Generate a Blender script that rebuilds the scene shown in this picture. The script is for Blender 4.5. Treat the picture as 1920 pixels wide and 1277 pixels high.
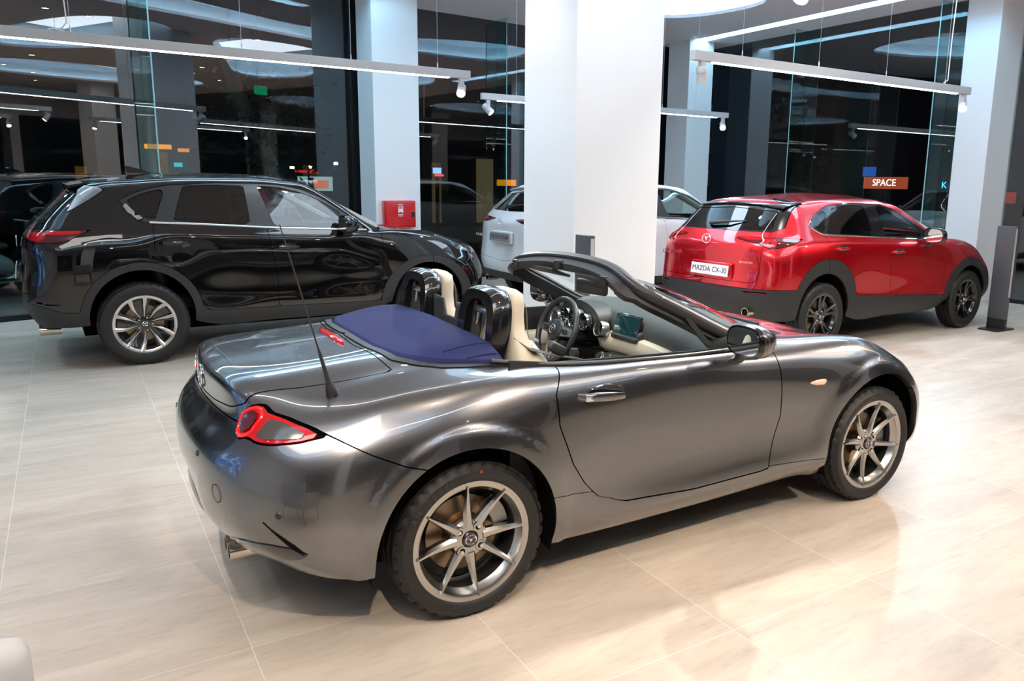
import bpy, bmesh, math, random
import numpy as np

from mathutils import Matrix, Vector
for o in list(bpy.data.objects): bpy.data.objects.remove(o)
random.seed(4); PI=math.pi
SC=bpy.context.scene; COL=SC.collection
# ---------- camera ----------
CAMP=(-1.21554,-3.31027,1.63902); YAW,PITCH,ROLL=1.007472,0.182806,0.0153375; FPX,CX,CY=1458.493,1045.396,612.879
def cam_axes():
    cy,sy,cp,sp=math.cos(YAW),math.sin(YAW),math.cos(PITCH),math.sin(PITCH)
    f=Vector((cy*cp,sy*cp,-sp)); r=Vector((sy,-cy,0)); u=r.cross(f)
    cr,sr=math.cos(ROLL),math.sin(ROLL)
    return cr*r+sr*u, -sr*r+cr*u, f
_r,_u,_f=cam_axes()
cd=bpy.data.cameras.new('camera'); co=bpy.data.objects.new('camera',cd); COL.objects.link(co)
M=Matrix((( _r.x,_u.x,-_f.x,CAMP[0]),(_r.y,_u.y,-_f.y,CAMP[1]),(_r.z,_u.z,-_f.z,CAMP[2]),(0,0,0,1)))
co.matrix_world=M; cd.sensor_width=36; cd.lens=FPX*36/1920; cd.shift_x=-(CX-960)/1920; cd.shift_y=-(638.5-CY)/1920
cd.clip_start=.05; cd.clip_end=200; SC.camera=co
# ---------- world (night) and exposure ----------
w=bpy.data.worlds.new('night'); SC.world=w; w.use_nodes=True
w.node_tree.nodes['Background'].inputs[0].default_value=(.012,.018,.03,1); w.node_tree.nodes['Background'].inputs[1].default_value=.35
SC.view_settings.view_transform='Standard'; SC.view_settings.look='None'; SC.view_settings.gamma=1; SC.view_settings.use_curve_mapping=False
SC.view_settings.exposure=.36
WARM=(1,.80,.60); NEUT=(1,.95,.9); COOL=(.62,.82,1)
LIGHTS=[]
def spot(pos,target,power,color,angle=70,blend=.35,size=.035):
    l=bpy.data.lights.new('spot_lamp','SPOT'); l.energy=power; l.color=color; l.spot_size=math.radians(angle); l.spot_blend=blend; l.shadow_soft_size=size
    o=bpy.data.objects.new('spot_lamp',l); COL.objects.link(o); o.location=pos
    d=Vector(target)-Vector(pos); o.rotation_euler=d.to_track_quat('-Z','Y').to_euler(); LIGHTS.append(o); return o
def area(pos,rot,sx,sy,power,color):
    l=bpy.data.lights.new('cove_lamp','AREA'); l.energy=power; l.color=color; l.shape='RECTANGLE'; l.size=sx; l.size_y=sy
    o=bpy.data.objects.new('cove_lamp',l); COL.objects.link(o); o.location=pos; o.rotation_euler=rot; return o
# added spots without fittings that brighten the pillars
spot((2.2,-1.3,4.2),(3.0,2.5,1.8),70,(1,.66,.38),50,.6); spot((-.6,2.2,4.2),(2.6,3.0,1.9),55,(.85,.93,1),50,.6); spot((1.6,5.2,4.2),(2.9,7.6,2.2),25,COOL,60,.6); spot((6.4,3.6,4.2),(9.93,3.2,1.8),40,(.95,.96,1),60,.6)
spot((5.6,-.6,4.2),(5.0,2.4,.8),160,NEUT,60,.6)  # added spot without a fitting, brightens the rear side of the red crossover
# soft light of the big recessed coves
for x,y,sx,sy,p,c in ((2.7,1.3,1.4,3.6,80,(.75,.88,1)),(6.7,1.8,1.6,3.0,75,(.75,.88,1)),(2.5,5.4,5.5,.7,70,(.7,.86,1)),(-2.5,-3.4,4.0,2.2,125,(1,.92,.84)),(6.0,-4.4,4.0,2.0,70,(1,.90,.80))): area((x,y,4.66),(0,0,0),sx,sy,p,c)
# ceiling downlights and track spot heads of the showroom (the fittings are built further down)
DOWN=[(1.1,3.2,COOL),(1.8,3.2,NEUT),(4.2,-4.7,WARM),(3.7,-2.4,WARM),(5.35,-5.65,WARM),(6.3,-7.4,WARM),(6.1,-1.55,WARM),(6.6,-.45,WARM),(7.2,-1.65,WARM),(7.5,-2.9,WARM),(8.75,-4.9,WARM),(8.5,-2.3,WARM),(7.4,-4.0,WARM),(4.6,4.0,NEUT),(.6,-2.6,WARM),(1.9,-3.9,WARM),(-1.2,-4.2,WARM),(-2.8,-2.2,NEUT),(-3.6,1.0,COOL),(-3.2,4.4,COOL),(-5.2,-.8,COOL),(-4.6,-5.2,WARM),(.2,-6.3,WARM),(2.6,-7.0,WARM),(4.9,.9,NEUT)]
spot((4.9,.9,4.26),(1.2,.5,.4),230,(1,.93,.84),50,.4,.04)  # added spot on the roadster; the last DOWN entry is its added fitting
for x,y,c in DOWN: spot((x,y,4.27),(x,y,0),{WARM:48,NEUT:80,COOL:95}[c],c,95,.6,.05)

def _nat(t,P):
    n=len(t);h=np.diff(t);A=np.zeros((n,n));B=np.zeros((n,P.shape[1]))
    A[0,0]=A[-1,-1]=1
    for i in range(1,n-1):
        A[i,i-1]=h[i-1];A[i,i]=2*(h[i-1]+h[i]);A[i,i+1]=h[i]
        B[i]=6*((P[i+1]-P[i])/h[i]-(P[i]-P[i-1])/h[i-1])
    return np.linalg.solve(A,B)
def spl(P,m,lo=0,hi=0,al=.5):
    """cubic spline through P, m samples per segment; lo/hi = mirrored extra points at the ends"""
    P=np.asarray(P,float);fl=np.array([1,-1,1.])
    Q=P
    if lo: Q=np.vstack([(P[1:lo+1]*fl)[::-1],Q])
    if hi: Q=np.vstack([Q,(P[-hi-1:-1]*fl)[::-1]])
    d=np.linalg.norm(np.diff(Q,axis=0),axis=1)**al+1e-6;t=np.r_[0,np.cumsum(d)];M=_nat(t,Q)
    out=[]
    for i in range(lo,lo+len(P)-1):
        h=t[i+1]-t[i];k=m if i<lo+len(P)-2 else m+1
        for j in range(k):
            b=j/m;a=1-b
            out.append(a*Q[i]+b*Q[i+1]+((a**3-a)*M[i]+(b**3-b)*M[i+1])*h*h/6)
    return np.array(out)
def shell(cols,m=5,spine=False,fix=None):
    """cols: list of columns, each a list of points from the sill up; half body, y>=0.  returns V,N,F for the whole body"""
    C=[spl(c,m,0,2 if spine else 0) for c in cols]
    G=np.array(C).transpose(1,0,2)              # rows x cols
    G=np.array([spl(r,m,2,2) for r in G])       # rows x fine cols
    G[:,0,1]=0;G[:,-1,1]=0
    if spine:G[-1,:,1]=0
    if fix is not None:G=fix(G)
    nr,nc=G.shape[:2]
    R=G.reshape(-1,3);L=R*[1,-1,1]
    V=np.vstack([R,L]);F=[]
    for s in (0,1):
        o=s*nr*nc
        for i in range(nr-1):
            for j in range(nc-1):
                q=(o+i*nc+j,o+i*nc+j+1,o+(i+1)*nc+j+1,o+(i+1)*nc+j)
                F.append(q[::-1] if s==0 else q)
    key=np.round(V,5);key[np.abs(key)<1e-9]=0
    u,inv=np.unique(key,axis=0,return_inverse=True);inv=inv.ravel()
    V=u;G2=[]
    for f in F:
        g=[];[g.append(int(inv[k])) for k in f if int(inv[k]) not in g]
        if len(g)>2:G2.append(tuple(g))
    N=vnorm(V,G2)
    c=V.mean(0)
    if ((V-c)*N).sum()<0: G2=[f[::-1] for f in G2];N=-N
    return V,N,G2
def vnorm(V,F):
    N=np.zeros_like(V)
    for k in (3,4):
        A=np.array([f for f in F if len(f)==k])
        if not len(A):continue
        P=V[A];n=np.cross(P[:,2]-P[:,0],P[:,-1]-P[:,1]) if k==4 else np.cross(P[:,1]-P[:,0],P[:,2]-P[:,0])
        for j in range(k):np.add.at(N,A[:,j],n)
    return N/(np.linalg.norm(N,axis=1,keepdims=True)+1e-12)
def clip(S,g):
    """keep the part of the surface where field g(V) >= 0"""
    V,N,F=S
    if len(V)==0:return S
    d=g(V);ins=(d>=0).tolist();nv=[];nn=[];cache={};keep=[];n0=len(V)
    for f in F:
        k=[ins[i] for i in f]
        if all(k):keep.append(f);continue
        if not any(k):continue
        p=[]
        for a in range(len(f)):
            i=f[a];j=f[(a+1)%len(f)]
            if ins[i]:p.append(i)
            if ins[i]!=ins[j]:
                e=(i,j) if i<j else (j,i)
                if e not in cache:
                    t=d[e[0]]/(d[e[0]]-d[e[1]]);t=min(max(t,1e-4),1-1e-4)
                    nv.append(V[e[0]]*(1-t)+V[e[1]]*t);n=N[e[0]]*(1-t)+N[e[1]]*t;nn.append(n/np.linalg.norm(n))
                    cache[e]=n0+len(nv)-1
                p.append(cache[e])
        if len(p)>2:keep.append(tuple(p))
    V2=np.vstack([V,np.array(nv).reshape(-1,3)]);N2=np.vstack([N,np.array(nn).reshape(-1,3)])
    used=sorted({i for f in keep for i in f});mp={i:k for k,i in enumerate(used)}
    if not used:return (np.zeros((0,3)),np.zeros((0,3)),[])
    return V2[used],N2[used],[tuple(mp[i] for i in f) for f in keep]
def poly2(P,a,b,pts):
    """signed distance (inside positive) to polygon pts in the plane of coordinates a,b ; a,b arrays"""
    pts=np.array(pts,float);n=len(pts);x=a;y=b;dm=np.full(len(x),1e9);c=np.zeros(len(x),bool)
    for i in range(n):
        p=pts[i];q=pts[(i+1)%n];e=q-p;w=np.c_[x-p[0],y-p[1]]
        t=np.clip((w@e)/(e@e+1e-12),0,1);r=w-t[:,None]*e;dm=np.minimum(dm,(r**2).sum(1))
        cr=((p[1]>y)!=(q[1]>y))&(x<(q[0]-p[0])*(y-p[1])/((q[1]-p[1])+1e-12)+p[0]);c^=cr
    return np.where(c,1,-1)*np.sqrt(dm)
MX5=[
[(-.74,0,.27),(-.82,0,.32),(-.88,0,.42),(-.90,0,.56),(-.885,0,.69),(-.81,0,.79),(-.805,0,.88),(-.785,0,.925),(-.50,0,.96),(-.15,0,.985)],
[(-.73,.28,.28),(-.81,.28,.33),(-.865,.28,.42),(-.885,.28,.56),(-.87,.28,.69),(-.795,.28,.79),(-.785,.28,.88),(-.765,.28,.922),(-.48,.25,.955),(-.14,.22,.98)],
[(-.69,.52,.29),(-.76,.53,.34),(-.815,.54,.43),(-.84,.54,.56),(-.82,.53,.69),(-.755,.52,.79),(-.735,.51,.868),(-.71,.49,.908),(-.45,.44,.945),(-.12,.38,.975)],
[(-.61,.70,.285),(-.66,.72,.34),(-.73,.725,.43),(-.745,.72,.57),(-.72,.70,.70),(-.67,.675,.79),(-.62,.64,.85),(-.56,.60,.885),(-.38,.54,.92),(-.08,.50,.965)],
[(-.50,.80,.27),(-.54,.825,.33),(-.58,.835,.45),(-.58,.83,.58),(-.55,.81,.70),(-.50,.77,.79),(-.45,.72,.85),(-.38,.66,.89),(-.25,.60,.925),(-.02,.58,.95)],
[(-.38,.84,.27),(-.40,.86,.34),(-.41,.875,.46),(-.41,.87,.58),(-.38,.85,.71),(-.34,.81,.80),(-.29,.755,.87),(-.22,.69,.905),(-.10,.64,.93),(.06,.62,.945)],
[(-.2,.85,.30),(-.2,.875,.38),(-.2,.885,.48),(-.2,.882,.60),(-.18,.865,.73),(-.15,.825,.82),(-.12,.77,.885),(-.06,.71,.915),(.02,.67,.93),(.14,.645,.94)],
[(0,.85,.32),(0,.875,.40),(0,.89,.50),(0,.888,.62),(.01,.868,.74),(.02,.83,.83),(.04,.78,.895),(.08,.73,.92),(.14,.69,.932),(.22,.66,.935)],
[(.25,.83,.24),(.25,.865,.32),(.25,.878,.44),(.25,.876,.58),(.25,.86,.72),(.26,.835,.82),(.27,.79,.895),(.29,.745,.92),(.31,.71,.925),(.34,.675,.92)],
[(.5,.80,.20),(.5,.84,.27),(.5,.845,.40),(.5,.845,.56),(.5,.84,.70),(.5,.825,.80),(.5,.79,.875),(.5,.75,.905),(.5,.71,.91),(.5,.68,.905)],
[(.8,.79,.195),(.8,.835,.26),(.8,.825,.38),(.8,.82,.54),(.8,.822,.68),(.8,.815,.78),(.8,.79,.86),(.8,.755,.892),(.8,.715,.897),(.8,.685,.89)],
[(1.15,.79,.20),(1.15,.835,.265),(1.15,.82,.38),(1.15,.812,.54),(1.15,.815,.68),(1.15,.81,.78),(1.15,.79,.85),(1.15,.76,.88),(1.15,.72,.888),(1.15,.69,.88)],
[(1.5,.79,.21),(1.5,.835,.275),(1.5,.82,.39),(1.5,.815,.55),(1.5,.82,.69),(1.5,.81,.785),(1.5,.785,.845),(1.49,.75,.875),(1.48,.71,.888),(1.46,.68,.885)],
[(1.8,.79,.215),(1.8,.84,.28),(1.8,.835,.40),(1.8,.835,.56),(1.8,.84,.69),(1.8,.82,.79),(1.78,.785,.85),(1.74,.73,.882),(1.68,.68,.90),(1.62,.63,.905)],
[(2.05,.79,.22),(2.05,.845,.30),(2.05,.86,.46),(2.05,.865,.58),(2.05,.86,.70),(2.05,.83,.80),(2.03,.77,.865),(1.98,.69,.89),(1.85,.60,.895),(1.70,.54,.915)],
[(2.31,.80,.32),(2.31,.855,.40),(2.31,.875,.50),(2.31,.88,.61),(2.31,.865,.71),(2.31,.82,.80),(2.28,.74,.862),(2.22,.64,.872),(2.0,.52,.885),(1.73,.46,.925)],
[(2.55,.80,.30),(2.56,.845,.37),(2.57,.86,.47),(2.57,.86,.58),(2.56,.83,.67),(2.54,.77,.74),(2.50,.68,.785),(2.42,.57,.812),(2.1,.44,.87),(1.76,.38,.93)],
[(2.70,.75,.22),(2.73,.785,.28),(2.74,.795,.40),(2.74,.79,.51),(2.73,.755,.60),(2.72,.69,.665),(2.66,.60,.715),(2.56,.50,.755),(2.17,.36,.865),(1.775,.30,.935)],
[(2.82,.62,.20),(2.87,.65,.26),(2.89,.655,.38),(2.89,.64,.49),(2.87,.60,.57),(2.83,.54,.625),(2.78,.48,.67),(2.66,.40,.72),(2.22,.27,.862),(1.785,.22,.94)],
[(2.93,.36,.19),(2.99,.38,.25),(3.02,.38,.37),(3.01,.37,.48),(2.98,.34,.555),(2.96,.31,.605),(2.88,.27,.65),(2.74,.22,.705),(2.24,.14,.862),(1.79,.11,.942)],
[(2.96,0,.19),(3.03,0,.25),(3.06,0,.37),(3.05,0,.48),(3.02,0,.555),(2.98,0,.605),(2.90,0,.65),(2.76,0,.705),(2.25,0,.862),(1.79,0,.945)],
]

def R(*a):return list(a)
CX5=[
[(-0.8,0,0.36),(-0.87,0,0.48),(-0.89,0,0.62),(-0.86,0,0.85),(-0.86,0,1.02),(-0.845,0,1.12),(-0.82,0,1.17),(-0.75,0,1.26),(-0.43,0,1.57),(-0.3,0,1.625),(0.0,0,1.655)],
[(-0.79,0.35,0.36),(-0.86,0.35,0.48),(-0.88,0.35,0.62),(-0.85,0.35,0.85),(-0.85,0.35,1.02),(-0.835,0.35,1.12),(-0.81,0.34,1.17),(-0.74,0.33,1.26),(-0.42,0.3,1.565),(-0.28,0.25,1.622),(0.05,0,1.66)],
[(-0.75,0.65,0.36),(-0.81,0.66,0.48),(-0.84,0.66,0.62),(-0.81,0.66,0.85),(-0.81,0.66,1.02),(-0.795,0.65,1.12),(-0.765,0.64,1.17),(-0.69,0.62,1.26),(-0.38,0.53,1.55),(-0.22,0.43,1.615),(0.1,0,1.662)],
[(-0.62,0.82,0.37),(-0.68,0.85,0.48),(-0.72,0.85,0.62),(-0.71,0.85,0.85),(-0.7,0.84,1.02),(-0.67,0.82,1.12),(-0.64,0.81,1.17),(-0.56,0.76,1.26),(-0.33,0.6,1.54),(-0.15,0.48,1.61),(0.15,0,1.665)],
[(-0.45,0.88,0.38),(-0.48,0.905,0.48),(-0.5,0.91,0.62),(-0.5,0.91,0.85),(-0.48,0.9,1.02),(-0.45,0.88,1.12),(-0.43,0.865,1.17),(-0.36,0.81,1.265),(-0.24,0.635,1.545),(-0.05,0.49,1.615),(0.2,0,1.67)],
[(-0.25,0.9,0.42),(-0.25,0.92,0.52),(-0.25,0.925,0.66),(-0.25,0.925,0.87),(-0.24,0.915,1.03),(-0.22,0.895,1.13),(-0.2,0.88,1.18),(-0.15,0.83,1.262),(-0.08,0.655,1.555),(0.05,0.5,1.62),(0.3,0,1.675)],
[(0,0.9,0.45),(0,0.925,0.55),(0,0.93,0.68),(0,0.93,0.88),(0,0.92,1.04),(0.01,0.9,1.14),(0.02,0.885,1.185),(0.04,0.845,1.25),(0.09,0.665,1.57),(0.15,0.5,1.63),(0.4,0,1.68)],
[(0.3,0.9,0.4),(0.3,0.92,0.5),(0.3,0.925,0.66),(0.3,0.925,0.86),(0.3,0.914,1.03),(0.3,0.905,1.13),(0.3,0.89,1.18),(0.3,0.86,1.235),(0.3,0.675,1.59),(0.35,0.5,1.64),(0.5,0,1.685)],
[(0.6,0.87,0.31),(0.6,0.91,0.42),(0.6,0.906,0.58),(0.6,0.912,0.8),(0.6,0.914,0.99),(0.6,0.905,1.11),(0.6,0.892,1.16),(0.6,0.868,1.215),(0.58,0.685,1.6),(0.6,0.5,1.645),(0.7,0,1.687)],
[(1.0,0.87,0.31),(1.0,0.905,0.42),(1.0,0.906,0.58),(1.0,0.912,0.8),(1.0,0.914,0.98),(1.0,0.905,1.1),(1.0,0.89,1.15),(1.0,0.868,1.2),(0.9,0.685,1.6),(0.88,0.5,1.645),(0.9,0,1.685)],
[(1.4,0.87,0.31),(1.4,0.905,0.42),(1.4,0.906,0.58),(1.4,0.912,0.8),(1.4,0.914,0.97),(1.4,0.905,1.08),(1.4,0.89,1.13),(1.4,0.868,1.18),(1.18,0.685,1.595),(1.083,0.5,1.64),(1.03,0,1.68)],
[(1.8,0.87,0.31),(1.8,0.905,0.42),(1.8,0.906,0.58),(1.8,0.912,0.8),(1.8,0.914,0.96),(1.8,0.905,1.07),(1.8,0.89,1.12),(1.8,0.865,1.165),(1.38,0.675,1.58),(1.246,0.5,1.63),(1.16,0,1.677)],
[(2.1,0.87,0.33),(2.1,0.915,0.44),(2.1,0.915,0.6),(2.1,0.92,0.8),(2.1,0.914,0.96),(2.1,0.9,1.06),(2.1,0.88,1.11),(2.1,0.83,1.15),(1.54,0.655,1.567),(1.38,0.5,1.618),(1.25,0,1.675)],
[(2.35,0.88,0.42),(2.35,0.92,0.52),(2.35,0.925,0.66),(2.35,0.925,0.84),(2.35,0.91,0.98),(2.38,0.88,1.075),(2.33,0.82,1.135),(2.2,0.72,1.175),(1.5629,0.56,1.582),(1.4331,0.42,1.623),(1.3029,0,1.673)],
[(2.7,0.9,0.45),(2.7,0.925,0.55),(2.7,0.93,0.68),(2.7,0.92,0.83),(2.7,0.89,0.96),(2.71,0.85,1.045),(2.58,0.76,1.125),(2.25,0.6,1.18),(1.5757,0.46,1.592),(1.4663,0.34,1.628),(1.3257,0,1.672)],
[(3.0,0.89,0.42),(3.0,0.915,0.52),(3.0,0.92,0.65),(3.0,0.9,0.79),(2.99,0.85,0.92),(2.98,0.79,1.005),(2.78,0.66,1.11),(2.28,0.48,1.185),(1.5836,0.37,1.597),(1.4794,0.27,1.633),(1.3486,0,1.671)],
[(3.2,0.82,0.36),(3.25,0.86,0.46),(3.26,0.86,0.6),(3.25,0.83,0.74),(3.22,0.77,0.86),(3.2,0.7,0.945),(2.93,0.53,1.085),(2.3,0.36,1.19),(1.5914,0.28,1.602),(1.4926,0.2,1.635),(1.3664,0,1.67)],
[(3.38,0.66,0.3),(3.43,0.68,0.4),(3.45,0.69,0.55),(3.44,0.67,0.7),(3.4,0.63,0.83),(3.36,0.56,0.915),(3.01,0.38,1.065),(2.31,0.24,1.193),(1.5973,0.18,1.604),(1.5007,0.13,1.636),(1.3793,0,1.67)],
[(3.46,0.4,0.28),(3.53,0.42,0.38),(3.56,0.42,0.52),(3.56,0.41,0.7),(3.51,0.38,0.83),(3.46,0.34,0.915),(3.05,0.22,1.06),(2.315,0.13,1.195),(1.6021,0.09,1.606),(1.5089,0.06,1.637),(1.3901,0,1.67)],
[(3.48,0,0.28),(3.56,0,0.38),(3.6,0,0.52),(3.6,0,0.7),(3.55,0,0.83),(3.5,0,0.915),(3.07,0,1.055),(2.32,0,1.197),(1.605,0,1.606),(1.512,0,1.638),(1.4,0,1.67)],
]
def remap(T,xm,ym,zm):
    return [[(float(np.interp(x,*xm)),float(np.interp(y,*ym)),float(np.interp(z,*zm))) for x,y,z in c] for c in T]

CX3=remap(CX5,([-.9,-.5,0,.5,1.4,2.1,2.7,3.6],[-.87,-.48,0,.5,1.36,2.05,2.653,3.53]),([0,.93],[0,.905]),([0,.31,.48,.66,.85,1.12,1.25,1.58,1.69],[0,.27,.44,.62,.80,1.06,1.165,1.45,1.578]))
# ---------- materials ----------
MATS={}
def mat(name,color=(.5,.5,.5),rough=.5,metal=0,coat=0,emit=None,estr=0,trans=0,spec=.5,bump=None,ior=1.5,coatr=.03):
    if name in MATS: return MATS[name]
    m=bpy.data.materials.new(name); m.use_nodes=True; n=m.node_tree.nodes; b=n['Principled BSDF']
    b.inputs['Base Color'].default_value=(*color,1); b.inputs['Roughness'].default_value=rough; b.inputs['Metallic'].default_value=metal
    b.inputs['Coat Weight'].default_value=coat; b.inputs['Coat Roughness'].default_value=coatr; b.inputs['IOR'].default_value=ior
    b.inputs['Specular IOR Level'].default_value=spec; b.inputs['Transmission Weight'].default_value=trans
    if emit: b.inputs['Emission Color'].default_value=(*emit,1); b.inputs['Emission Strength'].default_value=estr
    if bump:
        sc,st=bump; t=n.new('ShaderNodeTexNoise'); t.inputs['Scale'].default_value=sc; t.inputs['Detail'].default_value=4
        c=n.new('ShaderNodeTexCoord'); m.node_tree.links.new(c.outputs['Object'],t.inputs['Vector'])
        bp=n.new('ShaderNodeBump'); bp.inputs['Strength'].default_value=st; bp.inputs['Distance'].default_value=.002
        m.node_tree.links.new(t.outputs[0],bp.inputs['Height']); m.node_tree.links.new(bp.outputs[0],b.inputs['Normal'])
    MATS[name]=m; return m
def glass(name,tint,ior=1.5,gain=1.0,rough=0.0):
    if name in MATS: return MATS[name]
    m=bpy.data.materials.new(name); m.use_nodes=True; nt=m.node_tree; n=nt.nodes; n.clear(); L=nt.links.new
    o=n.new('ShaderNodeOutputMaterial'); mx=n.new('ShaderNodeMixShader'); t=n.new('ShaderNodeBsdfTransparent'); g=n.new('ShaderNodeBsdfGlossy')
    fr=n.new('ShaderNodeFresnel'); ge=n.new('ShaderNodeNewGeometry'); a=n.new('ShaderNodeMath'); b=n.new('ShaderNodeMath'); c=n.new('ShaderNodeMath')
    t.inputs[0].default_value=(*tint,1); g.inputs[0].default_value=(1,1,1,1); g.inputs['Roughness'].default_value=rough; fr.inputs[0].default_value=ior
    a.operation='SUBTRACT'; a.inputs[0].default_value=1; L(ge.outputs['Backfacing'],a.inputs[1])
    b.operation='MULTIPLY'; L(fr.outputs[0],b.inputs[0]); L(a.outputs[0],b.inputs[1])
    c.operation='MULTIPLY'; c.use_clamp=True; L(b.outputs[0],c.inputs[0]); c.inputs[1].default_value=gain
    L(c.outputs[0],mx.inputs[0]); L(t.outputs[0],mx.inputs[1]); L(g.outputs[0],mx.inputs[2]); L(mx.outputs[0],o.inputs[0])
    MATS[name]=m; return m
def led(name,color,strength): return mat(name,(0,0,0),1,0,emit=color,estr=strength,spec=0)
def paint(name,color,metal,rough=.32,flake=True,spec=.5,cior=1.65):
    m=mat(name,color,rough,metal,1.0,coatr=.012,spec=spec); m.node_tree.nodes['Principled BSDF'].inputs['Coat IOR'].default_value=cior
    if flake and not m.get('fl'):
        m['fl']=1; nt=m.node_tree; n=nt.nodes; b=n['Principled BSDF']; t=n.new('ShaderNodeTexVoronoi'); t.inputs['Scale'].default_value=900
        c=n.new('ShaderNodeTexCoord'); nt.links.new(c.outputs['Object'],t.inputs['Vector'])
        r=n.new('ShaderNodeMapRange'); r.inputs[3].default_value=rough-.06; r.inputs[4].default_value=rough+.1
        nt.links.new(t.outputs['Color'],r.inputs[0]); nt.links.new(r.outputs[0],b.inputs['Roughness'])
    return m
P_GRAY=paint('machine_gray_paint',(.165,.165,.172),1.0,.27,False); P_BLACK=paint('jet_black_paint',(.004,.004,.0045),0,.4,False,spec=.0)
P_RED=paint('soul_red_paint',(.72,.003,.014),.75,.26,False); P_WHITE=paint('white_pearl_paint',(.72,.72,.73),0,.3,False); P_FIN=paint('fin_metallic_grey',(.20,.19,.19),.8,.35,False)
GLOSSB=mat('gloss_black',(.006,.006,.007),.12,0,1.0); CLAD=mat('matte_cladding',(.020,.020,.021),.5,0,0,bump=(600,.25)); TRIM=mat('black_trim',(.018,.018,.019),.42); GAP=mat('panel_gap',(.002,.002,.002),.9,spec=.1)
RUB=mat('tyre_rubber',(.009,.009,.0092),.55,0,0,bump=(300,.2)); SIDEW=mat('tyre_sidewall',(.022,.022,.023),.42)
GUN=mat('gunmetal_alloy',(.43,.42,.405),.24,1,.3); MACH=mat('machined_alloy',(.62,.61,.6),.25,1,.3); BLKAL=mat('black_alloy',(.01,.01,.011),.2,.2,1.0); CHR=mat('chrome',(.85,.85,.86),.07,1); SATIN=mat('satin_silver',(.6,.6,.61),.28,1)
DISC=mat('brake_disc_iron',(.26,.19,.13),.36,1); CAL=mat('caliper_metal',(.3,.3,.3),.4,.9); NUT=mat('lug_nut_steel',(.7,.7,.72),.2,1)
REDL=mat('red_lamp_lens',(.45,.0,.004),.06,0,1.0,emit=(.8,.0,.01),estr=.05); REDD=mat('dark_red_lens',(.07,.001,.003),.08,0,1.0); CLRL=mat('clear_lamp_lens',(.16,.15,.14),.15,.8,1.0); AMB=mat('amber_marker_lens',(.75,.5,.36),.2,0,1.0)
BEIGE=mat('beige_leather',(.54,.49,.40),.45,0,0,bump=(260,.15)); DASH=mat('grey_soft_dash',(.034,.040,.043),.55,0,0,bump=(500,.2)); INT=mat('black_interior',(.02,.02,.022),.5,0,0,bump=(400,.2)); LEA=mat('black_leather',(.022,.022,.024),.38); CARP=mat('black_carpet',(.008,.008,.008),.95)
BLUEF=mat('navy_soft_top_fabric',(.018,.024,.088),.9,0,0,bump=(900,.5),spec=.2); SCREEN=mat('display_screen',(.004,.02,.022),.08,0,1.0,emit=(.01,.10,.11),estr=.12)
GLD=glass('privacy_glass',(.035,.035,.04),1.5,1.4); GLC=glass('clear_car_glass',(.78,.86,.83),1.5,1.2); GLM=glass('tinted_car_glass',(.32,.36,.36),1.5,1.3); MIRR=mat('mirror_silver',(.8,.82,.84),.02,1)
PLATE=mat('white_plate',(.75,.76,.78),.3); PLATG=mat('grey_plate',(.25,.25,.26),.3); PTXT=mat('plate_text_black',(.02,.02,.022),.4); WTXT=mat('white_lettering',(.8,.8,.8),.4); EXH=mat('exhaust_steel',(.62,.56,.47),.16,1)
# ---------- mesh helpers ----------
def link(name,me,m=None,parent=None,smooth=True,loc=None):
    if m: me.materials.append(m)
    o=bpy.data.objects.new(name,me); COL.objects.link(o)
    if parent: o.parent=parent
    if loc: o.location=loc
    if smooth is not None: me.polygons.foreach_set('use_smooth',[smooth]*len(me.polygons))
    return o
def raw(name,V,F,m,parent=None,smooth=True,normals=None,auto=None):
    me=bpy.data.meshes.new(name); me.from_pydata([tuple(map(float,v)) for v in V],[],[tuple(map(int,f)) for f in F]); me.update()
    o=link(name,me,m,parent,smooth)
    if normals is not None: me.normals_split_custom_set_from_vertices([tuple(map(float,n)) for n in normals])
    elif auto: sharp(me,auto)
    return o
def sharp(me,ang=35):
    bm=bmesh.new(); bm.from_mesh(me); a=math.radians(ang)
    bmesh.ops.recalc_face_normals(bm,faces=bm.faces)
    for e in bm.edges:
        if len(e.link_faces)==2 and e.calc_face_angle(0)>a: e.smooth=False
    bm.to_mesh(me); bm.free()
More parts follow.
